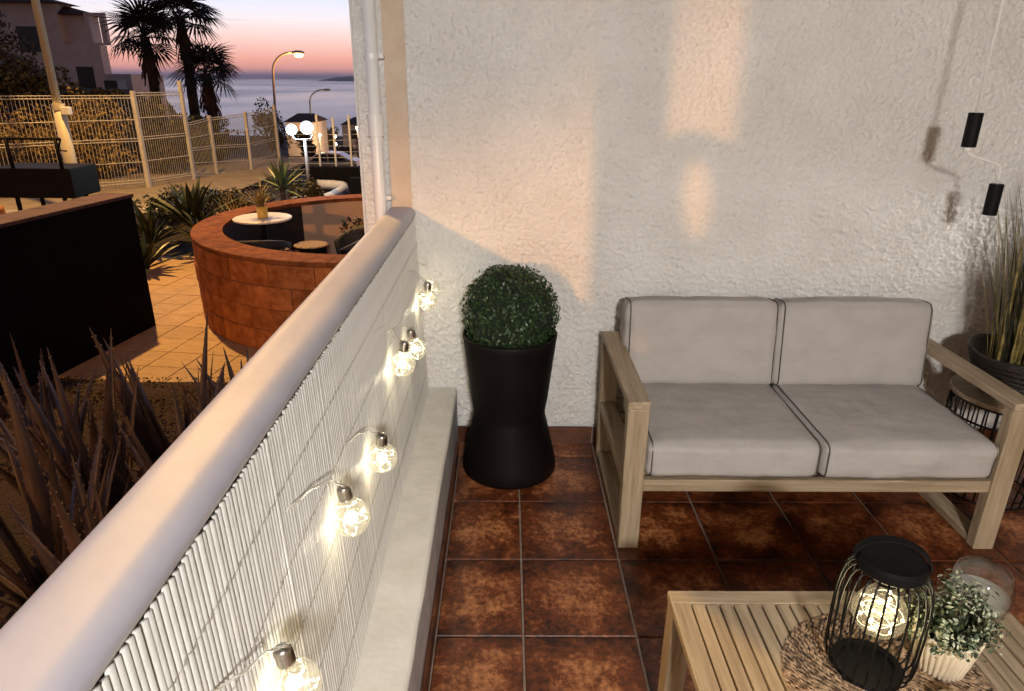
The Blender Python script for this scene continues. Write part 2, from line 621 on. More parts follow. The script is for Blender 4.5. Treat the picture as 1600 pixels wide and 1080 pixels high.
def np_mesh(name, verts, faces, m, parent=None, smooth=False, origin=(0, 0, 0)):
    """verts (n,3), faces (k,4) or (k,3) arrays -> object"""
    org = np.array(world_loc(parent) if parent else origin)
    me = bpy.data.meshes.new(name)
    verts = np.asarray(verts, dtype=np.float32) - org.astype(np.float32)
    faces = np.asarray(faces, dtype=np.int32)
    k = faces.shape[1]
    me.vertices.add(len(verts))
    me.vertices.foreach_set('co', verts.ravel())
    me.loops.add(faces.size)
    me.loops.foreach_set('vertex_index', faces.ravel())
    me.polygons.add(len(faces))
    me.polygons.foreach_set('loop_start', np.arange(0, faces.size, k, dtype=np.int32))
    if smooth:
        me.polygons.foreach_set('use_smooth', np.ones(len(faces), dtype=bool))
    me.materials.append(m)
    me.update(calc_edges=True)
    o = bpy.data.objects.new(name, me)
    C.objects.link(o)
    if parent:
        o.parent = parent
    else:
        o.location = origin
    return o


def leaves(pos, nrm, size, aspect=.5, jitter=.6, fold=.25):
    """folded rhombus leaves at pos (n,3) roughly facing nrm"""
    n = len(pos)
    nrm = nrm + rng.normal(0, jitter, (n, 3))
    nrm /= np.linalg.norm(nrm, axis=1)[:, None]
    t = rng.normal(0, 1, (n, 3))
    t -= (t * nrm).sum(1)[:, None] * nrm
    t /= np.linalg.norm(t, axis=1)[:, None]
    b = np.cross(nrm, t)
    L = size * rng.uniform(.7, 1.3, (n, 1))
    w = L * aspect
    p0 = pos - t * L * .5
    p1 = pos + t * L * .5
    mid = pos - nrm * L * fold * .3
    l = mid + b * w * .5 + nrm * L * fold * .5
    r = mid - b * w * .5 + nrm * L * fold * .5
    V = np.stack([p0, l, p1, r], 1).reshape(-1, 3)
    i = np.arange(n)[:, None] * 4
    F = np.concatenate([np.concatenate([i, i + 1, i + 2], 1), np.concatenate([i, i + 2, i + 3], 1)])
    return V, F


def cloud(center, rad, n, shell=.55, clumps=0):
    """points and outward normals spread through a lumpy ellipsoid"""
    c = np.array(center)
    rad = np.array(rad)
    if clumps:
        cc = rng.normal(0, 1, (clumps, 3))
        cc /= np.linalg.norm(cc, axis=1)[:, None]
        cc *= rng.uniform(.25, .8, (clumps, 1))
        k = rng.integers(0, clumps, n)
        d = rng.normal(0, 1, (n, 3))
        d /= np.linalg.norm(d, axis=1)[:, None]
        rr = rng.uniform(.5, 1, (n, 1)) ** .6 * rng.uniform(.22, .46, (clumps, 1))[k]
        p = cc[k] + d * rr
        return c + p * rad, d
    d = rng.normal(0, 1, (n, 3))
    d /= np.linalg.norm(d, axis=1)[:, None]
    rr = rng.uniform(shell, 1, (n, 1))
    return c + d * rr * rad, d


def struct(o):
    o['kind'] = 'structure'
    return o


# ================================================================== SETTING
# terrain: garden level, then a slope down to the sea
ZG = -.60
prof_y = [-40, 8.6, 10.4, 14, 20, 30, 46, 70, 100, 200, 320, 340]
prof_z = [ZG - .03, ZG - .03, -.33, -.5, -1.3, -2.5, -4.3, -5.4, -7.0, -13.5, -24, -40]
ys = np.concatenate([np.linspace(-40, 8, 14), np.linspace(8.5, 30, 50), np.linspace(31, 100, 50), np.linspace(105, 340, 40)])
xs = np.concatenate([np.linspace(-420, -30, 40), np.linspace(-29, 10, 60), np.linspace(14, 200, 20)])
gx, gy = np.meshgrid(xs, ys)
gz = np.interp(gy, prof_y, prof_z)
far = np.clip((gy - 30) / 60, 0, 1)
bumpy = np.sin(gx * .11 + gy * .07) * np.sin(gy * .13 - gx * .05) + .5 * np.sin(gx * .31 + 1) * np.sin(gy * .27)
gz = gz + far * bumpy * .25
gz[(gy > 330)] = -40
nx, ny = len(xs), len(ys)
idx = np.arange(nx * ny).reshape(ny, nx)
F = np.stack([idx[:-1, :-1], idx[:-1, 1:], idx[1:, 1:], idx[1:, :-1]], -1).reshape(-1, 4)
struct(np_mesh('ground', np.stack([gx, gy, gz], -1).reshape(-1, 3), F, M['ground'], smooth=True))

b = MB()
b.add([(-30000, 150, -26), (30000, 150, -26), (30000, 40000, -26), (-30000, 40000, -26)], [(0, 1, 2, 3)])
struct(b.build('sea', M['sea']))

# far headland
hx = np.linspace(-2330, -300, 70)
b = MB()
vs, fs = [], []
for i, x in enumerate(hx):
    t = (x + 2330) / 700
    h = 118 * (1 - math.exp(-1.1 * max(t, 0))) + 10 * math.sin(x * .017) * min(1, t) + 6 * math.sin(x * .041) * min(1, t)
    vs += [(x, 8800, -30), (x, 9100, max(-26, h - 26 + 6)), (x, 10200, max(-26, h * .9 - 26)), (x, 11200, -30)]
for i in range(len(hx) - 1):
    for k in range(3):
        a = i * 4 + k
        fs.append((a, a + 4, a + 5, a + 1))
b.add(vs, fs)
struct(b.build('headland', M['headland'], smooth=True))

# ------------------------------------------------------------------ terrace floor: grout bed and single tiles
b = MB()
b.box(-.36, 3.2, -3.0, 2.8, -.30, -.007)
floor = struct(b.build('terrace_floor', M['grout']))
TX, TY = .3395, .3525


def tile_mesh(name, sx, sy, h, ch, m):
    b = MB()
    hx, hy = sx / 2, sy / 2
    v = [(-hx, -hy, -h), (hx, -hy, -h), (hx, hy, -h), (-hx, hy, -h)]
    v += [(x, y, -ch) for x, y, _ in v[:4]]
    v += [(x - math.copysign(ch, x), y - math.copysign(ch, y), 0) for x, y, _ in v[:4]]
    f = [(3, 2, 1, 0), (8, 9, 10, 11)]
    for i in range(4):
        j = (i + 1) % 4
        f += [(i, j, j + 4, i + 4), (i + 4, j + 4, j + 8, i + 8)]
    b.add(v, f)
    return b.mesh(name, m)


tm = tile_mesh('floor_tile', TX - .007, TY - .007, .006, .0025, M['tile'])
narrow = tile_mesh('floor_tile', .262 - .007, TY - .007, .006, .0025, M['tile'])
for j in range(-4, 3):
    for i in range(-1, 9):
        x = .0555 + (i + .5) * TX
        y = 1.954 + (j + .5) * TY
        if y > 2.8:
            continue
        if i == -1:
            o = inst('floor_tile', narrow, floor, (.0555 - .131, y, 0))
        else:
            o = inst('floor_tile', tm, floor, (x, y, 0))
        o.rotation_euler = (rng.normal(0, .0012), rng.normal(0, .0012), rng.choice([0, PI]))
cut = tile_mesh('floor_tile', TX - .007, .13, .006, .0025, M['tile'])
for i in range(-1, 9):
    inst('floor_tile', cut, floor, (.0555 + (i + .5) * TX, 1.954 + 2 * TY + .069, 0) if i >= 0 else (.0555 - .5 * TX, 1.954 + 2 * TY + .069, -.0005))

# ------------------------------------------------------------------ rendered wall behind the sofa (real relief)
step = .0041
wx = np.arange(-.385, 3.2 + step, step)
wz = np.arange(.088, 2.02, step)


def smooth_noise(shape, sig):
    a = rng.normal(0, 1, shape)
    fy = np.fft.fftfreq(shape[0])[:, None]
    fx = np.fft.fftfreq(shape[1])[None, :]
    g = np.exp(-2 * (PI * sig) ** 2 * (fx ** 2 + fy ** 2))
    a = np.real(np.fft.ifft2(np.fft.fft2(a) * g))
    return a / a.std()


sh = (len(wz), len(wx))
h = 1.0 * smooth_noise(sh, .66) + .30 * smooth_noise(sh, 1.4)
h = np.maximum(h, -1.1)
h = .0033 * h
h += .0012 * smooth_noise(sh, 40)
X, Z = np.meshgrid(wx, wz)
Y = 2.804 - h
Vv = np.stack([X, Y, Z], -1).reshape(-1, 3)
idx = np.arange(sh[0] * sh[1]).reshape(sh)
F = np.stack([idx[:-1, :-1], idx[:-1, 1:], idx[1:, 1:], idx[1:, :-1]], -1).reshape(-1, 4)
wall = np_mesh('rendered_wall', Vv, F, M['stucco'], smooth=True)
tag(wall, 'rough white sprayed stucco wall behind the two seat sofa', 'wall')
b = MB()
b.box(-.575, 3.2, 2.822, 3.05, -1.0, 2.6)
b.box(-.380, 3.2, 2.803, 2.8219, 2.0, 2.6)
b.build('wall_body', M['stucco'], wall)
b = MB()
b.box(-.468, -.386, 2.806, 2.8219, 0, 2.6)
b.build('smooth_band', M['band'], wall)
# rough outer end strip
ex = np.arange(-.580, -.468, step)
ez = np.arange(-.6, 2.05, step)
sh2 = (len(ez), len(ex))
h2 = .0032 * np.maximum(1.0 * smooth_noise(sh2, .66) + .30 * smooth_noise(sh2, 1.4), -1.1)
X, Z = np.meshgrid(ex, ez)
Vv = np.stack([X, 2.804 - h2, Z], -1).reshape(-1, 3)
idx = np.arange(sh2[0] * sh2[1]).reshape(sh2)
F = np.stack([idx[:-1, :-1], idx[:-1, 1:], idx[1:, 1:], idx[1:, :-1]], -1).reshape(-1, 4)
np_mesh('end_strip', Vv, F, M['stucco'], wall, smooth=True)
b = MB()
b.box(-.583, -.575, 2.795, 3.05, -1, 2.6)
b.build('end_face', M['stucco'], wall)
sk = MB().box(-.166, .166, -.006, .006, 0, .078).mesh('skirting_tile', M['skirt'])
for i in range(-1, 9):
    inst('skirting_tile', sk, wall, (.0555 + (i + .5) * TX, 2.784, 0))

# drainpipe
dp = empty('drainpipe', (-.505, 2.762, 0), 'white round drainpipe clamped to the outer end of the stucco wall', 'drainpipe')
b = MB()
b.tube([(-.505, 2.762, -.55), (-.505, 2.762, 2.55)], .0235, 20)
b.build('pipe', M['white'], dp, smooth=True, fix=True)
b = MB()
b.tube([(-.505, 2.762, 1.345), (-.505, 2.762, 1.425)], .030, 20)
b.build('coupling', M['white'], dp, smooth=False)
for z in (1.62, 1.10):
    b = MB()
    b.tube([(-.505, 2.762, z), (-.505, 2.762, z + .018)], .0262, 20)
    b.box(-.478, -.462, 2.762, 2.80, z + .002, z + .016)
    b.build('clamp', M['white'], dp)

# ------------------------------------------------------------------ balustrade: ledge, cap, cane screen
par = empty('balcony_balustrade', (-.36, 1.0, 0), 'low masonry balcony balustrade with a rounded white painted handrail cap', 'balustrade')
n = 140
b = MB()
yy = np.linspace(-2.2, 2.797, n)
vs, fs = [], []
for k, y in enumerate(yy):
    w = .0035 * mnoise.noise(Vector((y * 2.2, 0, 3))) + .002 * mnoise.noise(Vector((y * 9, 1, 3)))
    t = .003 * mnoise.noise(Vector((y * 3, 5, 3)))
    prof = [(-.40, .20), (-.362, .262 + t), (-.345, .262 + t), (-.29, .266 + t), (-.232 + w, .265), (-.223 + w, .261), (-.2195 + w, .253)]
    for px, pz in prof:
        vs.append((px, y, pz))
m_ = 7
for k in range(n - 1):
    for i in range(m_ - 1):
        a = k * m_ + i
        fs.append((a, a + m_, a + m_ + 1, a + 1))
b.add(vs, fs)
b.build('ledge_top', M['ledge'], par, smooth=True)
b = MB()
vs, fs = [], []
for k, y in enumerate(yy):
    w = .0035 * mnoise.noise(Vector((y * 2.2, 0, 3))) + .002 * mnoise.noise(Vector((y * 9, 1, 3)))
    for px, pz in [(-.2195 + w, .253), (-.2195 + w * .8, .19), (-.219 + w * .4, .12), (-.219, .0)]:
        vs.append((px, y, pz))
for k in range(n - 1):
    for i in range(3):
        a = k * 4 + i
        fs.append((a, a + 4, a + 5, a + 1))
b.add(vs, fs)
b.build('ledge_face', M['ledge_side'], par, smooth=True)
b = MB()
b.box(-.42, -.24, -2.2, 2.797, -1.0, .195)
b.build('ledge_core', M['ledge'], par)
sk2 = MB().box(-.005, .005, -.172, .172, 0, .075).mesh('skirting_tile', M['skirt'])
for j in range(-5, 3):
    y = 1.954 + (j + .5) * TY
    if y < 2.7:
        inst('skirting_tile', sk2, par, (-.212 - par.location.x, y - 1.0, 0))
# cap: rounded timber-like bar with a soft crown
prof = []
for a in np.linspace(-PI / 2 - .3, -PI, 7):
    prof.append((-.452 + .034 * math.cos(a) - .0, 1.046 + .022 * math.sin(a)))
for t in np.linspace(0, 1, 15):
    x = -.486 + t * .113
    prof.append((x, 1.050 + .019 * (1 - abs(2 * t - 1) ** 5)))
prof += [(-.3725, 1.036), (-.375, 1.030), (-.381, 1.028)]
b = MB()
vs, fs = [], []
cy = np.linspace(-2.2, 2.799, 60)
m_ = len(prof)
for k, y in enumerate(cy):
    for i, (px, pz) in enumerate(prof):
        wob = .0015 * mnoise.noise(Vector((px * 14, y * 3.1, 7)))
        vs.append((px, y, pz + wob))
for k in range(len(cy) - 1):
    for i in range(m_ - 1):
        a = k * m_ + i
        fs.append((a, a + 1, a + m_ + 1, a + m_))
    fs.append((k * m_ + m_ - 1, k * m_, k * m_ + m_, k * m_ + 2 * m_ - 1))
b.add(vs, fs)
b.build('handrail_cap', M['cap'], par, smooth=True)
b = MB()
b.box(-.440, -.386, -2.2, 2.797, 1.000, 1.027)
b.build('cap_shadow_bar', M['shadow_rail'], par)  # dark bar stands for the shadowed gap under the cap
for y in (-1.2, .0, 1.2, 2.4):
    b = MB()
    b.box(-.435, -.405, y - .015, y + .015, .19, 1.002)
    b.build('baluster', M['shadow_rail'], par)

scr = empty('cane_screen', (-.349, 1.0, .27), 'white plastic cane screen bound with wire under the handrail cap', 'screen')
scr.rotation_euler = (0, -.040, 0)
# one cane: half round, 18 triangles
def cane_mesh():
    b = MB()
    r = .0066
    vs = []
    for z in (.262, 1.022):
        for k in range(7):
            t = -PI / 2 + PI * k / 6
            vs.append((r * math.cos(t) * .58, r * math.sin(t), z - .27))
        vs.append((-.003, 0, z - .27))
    fs = [(k, k + 1, k + 9, k + 8) for k in range(6)] + [(6, 7, 15, 14), (7, 0, 8, 15), tuple(range(8, 16))]
    b.add(vs, fs)
    return b.mesh('cane', M['cane'], smooth=True)


cme = cane_mesh()
y = 2.79
k = 0
while y > -.15:
    o = inst('cane', cme, scr, (rng.normal(0, .00035), y - 1.0, rng.normal(0, .0012)), (rng.normal(0, .0009), 0, rng.normal(0, .10)))
    y -= .0125 + rng.normal(0, .0002)
for z in (.36, .50, .64, .78, .92):
    b = MB()
    pts = []
    for i in range(470):
        yv = 2.79 - i * .0062
        pts.append((-.3435 + (.0016 if i % 4 < 2 else -.0008), yv, z + .0015 * math.sin(i * .9) + .004 * math.sin(yv * 2 + z * 9)))
    b.tube(pts, .0006, 4, cap=False)
    b.build('binding_wire', M['wire'], scr)

# ------------------------------------------------------------------ string of light bulbs
bulbs = [(2.82, .727, 'farthest clear light bulb on the screen, hanging beside the stucco wall'),
         (2.64, .722, 'second light bulb from the stucco wall, overlapping the farthest one'),
         (2.232, .674, 'third light bulb from the stucco wall, upper of the middle pair on the screen'),
         (1.96, .731, 'fourth light bulb from the stucco wall, lower of the middle pair on the screen'),
         (1.557, .636, 'light bulb hanging alone halfway along the cane screen'),
         (1.202, .703, 'large looking light bulb second from the near end, beside a bright patch'),
         (.794, .687, 'nearest light bulb, cut off by the bottom edge of the photo')]
BR = .040


def make_bulb(loc, label, tilt, spin):
    root = empty('light_bulb', loc, label, 'light bulb', 'bulbs of the string light on the cane screen')
    root.rotation_euler = (tilt[0], tilt[1], spin)
    def loc_build(mb, name, m, smooth=True):
        me = mb.mesh(name, m, smooth)
        o = bpy.data.objects.new(name, me)
        C.objects.link(o)
        o.parent = root
        return o
    b = MB()
    pr = [(.0005, -BR)]
    for i in range(1, 15):
        t = -PI / 2 + (PI * .80) * i / 14
        pr.append((BR * math.cos(t), BR * math.sin(t)))
    pr += [(.0200, .038), (.0155, .044), (.0138, .049)]
    b.lathe(pr, n=24)
    loc_build(b, 'glass', M['glass'])
    b = MB()
    pr = [(.0142, .044)]
    for i in range(5):
        z = .047 + i * .0045
        pr += [(.0146, z), (.0132, z + .0022)]
    pr += [(.0140, .070), (.0095, .075), (.003, .0765), (.0005, .0765)]
    b.lathe(pr, n=20)
    loc_build(b, 'socket', M['socket'])
    b = MB()
    pts = []
    for i in range(110):
        t = i / 109
        a = t * 13 + spin
        th = PI * (.12 + .83 * t)
        rr = BR * (.74 + .16 * math.sin(t * 31))
        pts.append((rr * math.sin(th) * math.cos(a), rr * math.sin(th) * math.sin(a), rr * math.cos(th)))
    b.tube(pts, .0005, 4)
    loc_build(b, 'copper_thread', M['thread'])
    b = MB()
    for i in range(4, 108, 7):
        b.sphere(pts[i], .0024, 8, 6)
    loc_build(b, 'led', M['led'])
    d = lamp('bulb_light', 'POINT', (0, 0, 0), P_BULB, (1, .87, .60), .016)
    d.parent = root
    return root


for k, (y, z, lab) in enumerate(bulbs):
    make_bulb((-.320, y, z), lab, (R(rng.uniform(-7, 3)), R(rng.uniform(2, 9))), rng.uniform(0, 6))
cab = empty('light_cable', (-.36, 1.5, .8), 'clear twisted cable of the string light looped over the cane screen', 'cable')
for k, (y, z, _) in enumerate(bulbs):
    b = MB()
    # lead from the socket up and back towards the viewer, clipped into the screen
    p0 = Vector((-.322, y, z + .075))
    p3 = Vector((-.372, y - .17 - .03 * (k % 3), z + .145 + .02 * (k % 2)))
    pts = []
    for i in range(15):
        t = i / 14
        p = p0.lerp(p3, t)
        p.z += .03 * math.sin(t * PI) * (1 if k % 2 else .5)
        p.y += .008 * math.sin(t * 9 + k)
        pts.append(p)
    b.tube(pts, .0013, 5)
    pts2 = [q + Vector((.001, .0035 * math.sin(i * 1.5), .0030 * math.cos(i * 1.5))) for i, q in enumerate(pts)]
    b.tube(pts2, .0013, 5)
    b.build('lead', M['cable'], cab, smooth=True)
    b = MB()
    # hanging loop of spare cable
    q0 = Vector((-.360, y - .005, z + .085))
    pts = []
    for i in range(15):
        t = i / 14
        pts.append(q0 + Vector((.004 * math.sin(t * 7), -.10 * t + .05 * math.sin(t * PI), -.26 * math.sin(t * PI * .62))))
    b.tube(pts, .0011, 5)
    b.build('spare_loop', M['cable'], cab, smooth=True)

# ------------------------------------------------------------------ terrace shell out of view: roof, house walls, ceiling lamp, wall spot
b = MB()
b.box(-.62, 3.4, -3.2, 3.0, 2.602, 2.75)
struct(b.build('terrace_roof', M['ceiling']))
b = MB()
b.box(3.2, 3.4, -3.2, 3.05, -.3, 2.6)
tag(b.build('side_wall', M['housefront']), 'plain stucco wall closing the terrace on the right, out of frame', 'wall')
b = MB()
b.box(-.5, 3.2, -3.2, -3.0, -.3, 2.6)
b.box(-.5, -.34, -3.0, -.43, -.3, 2.6)
tag(b.build('house_wall', M['housefront']), 'stucco house wall at the near end of the terrace, behind the viewer', 'wall')

b = MB()
b.box(-.60, -.442, .20, .385, 1.03, 2.6)
tag(b.build('terrace_pillar', M['stucco']), 'stucco pillar carrying the terrace roof at the balustrade, beside the viewer', 'pillar')
# arched panel with an oval opening, added out of view to shape the amber light
b = MB()
oc, ow, oh = (-.01, 1.63), .15, .135
N_ = 64
vs, fs = [], []
for x in (-.43, -.40):
    for k in range(N_):
        t = 2 * PI * k / N_
        vs.append((x, oc[0] + ow * math.cos(t), oc[1] + oh * math.sin(t)))
    for k in range(N_):
        t = 2 * PI * k / N_
        sg = lambda v, e: math.copysign(abs(v) ** e, v)
        yv = -.079 + .345 * sg(math.cos(t), .45 if math.sin(t) < 0 else .7)
        zv = (1.63 + .21 * sg(math.sin(t), .8)) if math.sin(t) >= 0 else 1.63 + .55 * sg(math.sin(t), .45)
        vs.append((x, yv, zv))
for k in range(N_):
    j = (k + 1) % N_
    o_ = 2 * N_
    fs += [(k, j, N_ + j, N_ + k), (o_ + k, o_ + N_ + k, o_ + N_ + j, o_ + j), (N_ + k, N_ + j, o_ + N_ + j, o_ + N_ + k), (k, o_ + k, o_ + j, j)]
b.add(vs, fs)
tag(b.build('arched_light_blocker', M['wz']), 'arched panel with an oval opening, added unseen to shape the amber wall light', 'screen')

LP = (.35, -2.0, 2.28)
cl = empty('pendant_lamp', LP, 'white pendant lamp hanging over the near part of the terrace, behind the viewer', 'lamp')
b = MB()
b.tube([(LP[0], LP[1], LP[2] + .16), (LP[0], LP[1], 2.60)], .004, 8)
b.build('cord', M['white'], cl, smooth=True)
b = MB()
b.lathe([(.02, .17), (.05, .16), (.12, .09), (.17, .03), (.175, .025), (.168, .028), (.115, .085), (.045, .15)], LP, 32)
b.build('shade', M['white'], cl, smooth=True)
b = MB()
b.sphere((LP[0], LP[1], LP[2] + .06), .045, 18, 12)
b.build('globe', M['lampface'], cl, smooth=True)
lamp('pendant_light', 'POINT', (LP[0], LP[1], LP[2] - .01), P_CEIL, (1, .965, .925), .16, cl)

ws = empty('wall_spotlight', (3.05, 2.44, 1.15), 'small black wall spotlight to the right of the terrace', 'spotlight')
b = MB()
b.tube([(3.19, 2.44, 1.15), (3.08, 2.44, 1.15)], .012, 10)
b.tube([(3.10, 2.435, 1.14), (3.00, 2.455, 1.125)], .035, 16)
b.build('spot_body', M['black'], ws)
lamp('spot_light', 'SPOT', (2.97, 2.46, 1.12), P_WALLSPOT, (1, .96, .91), .06, ws, target=(1.15, 2.8, .86), spot_size=R(26), spot_blend=.6)

# ================================================================== TERRACE FURNITURE
def rounded(sx, sy, sz, r, puff, n=26, seed=0, wr=.0040):
    """soft cushion: rounded box with puffed faces and small creases; returns verts, faces centred on the origin"""
    bm = bmesh.new()
    bmesh.ops.create_cube(bm, size=2)
    bmesh.ops.subdivide_edges(bm, edges=bm.edges, cuts=n, use_grid_fill=True)
    h = Vector((sx / 2, sy / 2, sz / 2))
    for v in bm.verts:
        u = v.co.copy()
        p = Vector((u.x * h.x, u.y * h.y, u.z * h.z))
        q = Vector([max(-h[i] + r, min(h[i] - r, p[i])) for i in range(3)])
        d = p - q
        if d.length > 1e-9:
            p = q + d.normalized() * r * min(1, d.length / r if d.length < r else 1)
            if d.length > r:
                p = q + d.normalized() * r
        ux, uy, uz = u
        e = lambda t: max(0, 1 - t ** 4)
        p.x += math.copysign(puff[0], ux) * e(uy) * e(uz) * abs(ux) ** 6
        p.y += math.copysign(puff[1], uy) * e(ux) * e(uz) * abs(uy) ** 6
        p.z += math.copysign(puff[2], uz) * e(ux) * e(uy) * abs(uz) ** 6
        s = mnoise.noise(Vector((p.x * 6 + seed, p.y * 6, p.z * 6))) * 1.2 + mnoise.noise(Vector((p.x * 19, p.y * 5 + seed, p.z * 19)))
        # puckers running in from the seams, broad sag
        s += 1.1 * mnoise.noise(Vector((p.x * 34 + seed, p.y * 7, p.z * 7))) * abs(uy) ** 3
        s += .9 * mnoise.ridged_multi_fractal(Vector((p.x * 3 + seed, p.y * 11, p.z * 9)), 1.0, 2.0, 3, 1.0, 2.0) - .9
        p += p.normalized() * s * wr
        v.co = p
    vs = [v.co.copy() for v in bm.verts]
    fs = [tuple(v.index for v in f.verts) for f in bm.faces]
    bm.free()
    return vs, fs


def cushion(name, c, size, r, puff, parent, m, seed, tilt=0, pipe_face='z'):
    vs, fs = rounded(*size, r, puff, seed=seed)
    mt = Matrix.Translation(c) @ Matrix.Rotation(tilt, 4, 'X')
    b = MB()
    b.add([mt @ v for v in vs], fs)
    o = b.build(name, m, parent, smooth=True)
    sx, sy, sz = size
    rings = [[(s * (sx / 2 - r * .45), x, y) for x, y in rrect(sy - .004, sz - .004, r)] for s in (-1, 1)]
    for ring in rings:
        b = MB()
        b.tube([mt @ Vector(p) for p in ring], .0024, 6, closed=True)
        b.build('piping', M['piping'], o, smooth=True)
    return o


def rrect(sx, sy, r, n=6):
    pts = []
    r2 = r * 1.0
    for cx, cy, a in ((1, 1, 0), (-1, 1, 90), (-1, -1, 180), (1, -1, 270)):
        for k in range(n + 1):
            t = R(a + 90 * k / n)
            pts.append((cx * (sx / 2 - r2) + r2 * math.cos(t), cy * (sy / 2 - r2) + r2 * math.sin(t)))
    return pts


sofa = empty('garden_sofa', (1.075, 2.35, 0), 'two seat teak garden sofa with light grey cushions against the stucco wall', 'sofa')
SL, SR, SF, SB, AH = .400, 1.742, 2.02, 2.70, .575
for x0, x1 in ((SL, SL + .072), (SR - .072, SR)):
    b = MB()
    b.box(x0, x1, SF, SF + .045, 0, AH - .028)
    b.build('front_leg', M['wz'], sofa, bevel=.003)
    b = MB()
    b.box(x0, x1, SB - .045, SB, 0, AH - .028)
    b.build('rear_leg', M['wz'], sofa, bevel=.003)
    b = MB()
    b.box(x0 - .001, x1 + .001, SF - .002, SB + .002, AH - .0275, AH)
    b.build('armrest', M['wy'], sofa, bevel=.004)
    b = MB()
    b.box(x0 + .003, x1 - .003, SF + .0455, SB - .0455, .002, .030)
    b.build('foot_rail', M['wy'], sofa, bevel=.003)
    b = MB()
    b.box(x0 + .003, x1 - .003, SF + .0455, SB - .0455, .232, .272)
    b.build('side_rail', M['wy'], sofa, bevel=.003)
b = MB()
b.box(SL + .0725, SR - .0725, SF + .006, SF + .034, .232, .278)
b.build('front_rail', M['wx'], sofa, bevel=.003)
b = MB()
b.box(SL + .0725, SR - .0725, SB - .040, SB - .012, .232, .278)
b.build('rear_rail', M['wx'], sofa, bevel=.003)
for k in range(7):
    y = SF + .07 + k * .082
    b = MB()
    b.box(SL + .0725, SR - .0725, y, y + .05, .250, .268)
    b.build('seat_slat', M['wx'], sofa, bevel=.002)
for k in range(3):
    z = .36 + k * .1
    b = MB()
    b.box(SL + .0725, SR - .0725, SB - .030, SB - .012, z, z + .055)
    b.build('back_slat', M['wx'], sofa, bevel=.002)
mid = (SL + SR) / 2
wS = (SR - SL - .15) / 2
cushion('seat_cushion', (SL + .076 + wS / 2, 2.285, .355), (wS - .006, .545, .135), .030, (.006, .008, .010), sofa, M['fabric'], 3)
cushion('seat_cushion', (SR - .076 - wS / 2, 2.285, .353), (wS - .006, .545, .135), .030, (.006, .008, .012), sofa, M['fabric'], 9)
cushion('back_cushion', (SL + .076 + wS / 2 - .004, 2.585, .575), (wS + .006, .135, .345), .032, (.006, .013, .005), sofa, M['fabric'], 15, tilt=R(-8), pipe_face='y')
cushion('back_cushion', (SR - .076 - wS / 2 + .004, 2.585, .575), (wS + .006, .135, .345), .032, (.006, .013, .005), sofa, M['fabric'], 23, tilt=R(-8), pipe_face='y')

# ------------------------------------------------------------------ topiary in black pot
tp = empty('topiary_ball', (.014, 2.585, 0), 'round clipped box ball in a tall black waisted pot, standing in the wall corner', 'topiary')
c0 = (.014, 2.585, 0)
b = MB()
b.lathe([(.001, .001), (.196, .001), (.200, .012), (.196, .05), (.150, .25), (.148, .27), (.158, .33), (.186, .58), (.190, .605), (.186, .612), (.178, .606), (.172, .56), (.001, .55)], c0, 48)
b.build('pot', M['blackpot'], tp, smooth=True)
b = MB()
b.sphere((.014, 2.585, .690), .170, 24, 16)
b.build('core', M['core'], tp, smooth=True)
n = 5200
d = rng.normal(0, 1, (n, 3))
d /= np.linalg.norm(d, axis=1)[:, None]
pos = np.array([.014, 2.585, .690]) + d * (rng.uniform(.165, .196, (n, 1)) + (rng.random((n, 1)) < .05) * rng.uniform(0, .016, (n, 1)) + .004 * np.sin(d[:, :1] * 7 + d[:, 2:] * 5))
pos = pos[pos[:, 2] > .585]
dd = pos - np.array([.014, 2.585, .690])
V, F = leaves(pos, dd / np.linalg.norm(dd, axis=1)[:, None], .0155, aspect=.62, jitter=.55)
o = np_mesh('foliage', V, F, M['box'], tp)
o['kind'] = 'stuff'

# ------------------------------------------------------------------ slatted coffee table
tb = empty('coffee_table', (.78, 1.0, 0), 'low slatted teak coffee table in front of the sofa', 'coffee table')
x0, x1, y0, y1, zt = .392, 1.176, .45, 1.332, .405
b = MB()
b.box(x0, x1, y1 - .042, y1, zt - .022, zt)
b.build('top_frame', M['wx'], tb, bevel=.002)
b = MB()
b.box(x0, x1, y0, y0 + .042, zt - .022, zt)
b.build('top_frame', M['wx'], tb, bevel=.002)
for xa in (x0, x1 - .044):
    b = MB()
    b.box(xa, xa + .044, y0 + .0422, y1 - .0422, zt - .022, zt)
    b.build('top_frame', M['wy'], tb, bevel=.002)
ns = 21
pitch = (x1 - x0 - .088 - .004) / ns
sl = MB().box(-(pitch - .0048) / 2, (pitch - .0048) / 2, -(y1 - y0 - .088) / 2, (y1 - y0 - .088) / 2, -.018, 0).mesh('slat', M['wy'])
for k in range(ns):
    o = inst('slat', sl, tb, (x0 + .046 + (k + .5) * pitch - .78, (y0 + y1) / 2 - 1.0, zt - .001 + rng.normal(0, .0004)))
    bv = o.modifiers.new('bevel', 'BEVEL')
    bv.width = .0012
    bv.segments = 1
for k, yv in enumerate((y0 + .2, y1 - .25)):
    b = MB()
    b.box(x0 + .045, x1 - .045, yv, yv + .05, zt - .045, zt - .0195)
    b.build('cross_bar', M['wx'], tb)
for xa in (x0 + .002, x1 - .050):
    for ya in (y0 + .002, y1 - .060):
        b = MB()
        b.box(xa, xa + .048, ya, ya + .058, 0, zt - .0225)
        b.build('leg', M['wz'], tb, bevel=.002)
    b = MB()
    b.box(xa + .004, xa + .044, y0 + .061, y1 - .061, .02, .06)
    b.build('foot_rail', M['wy'], tb, bevel=.002)
b = MB()
b.box(x0 + .051, x1 - .051, y1 - .05, y1 - .012, zt - .09, zt - .0225)
b.build('apron', M['wx'], tb, bevel=.002)

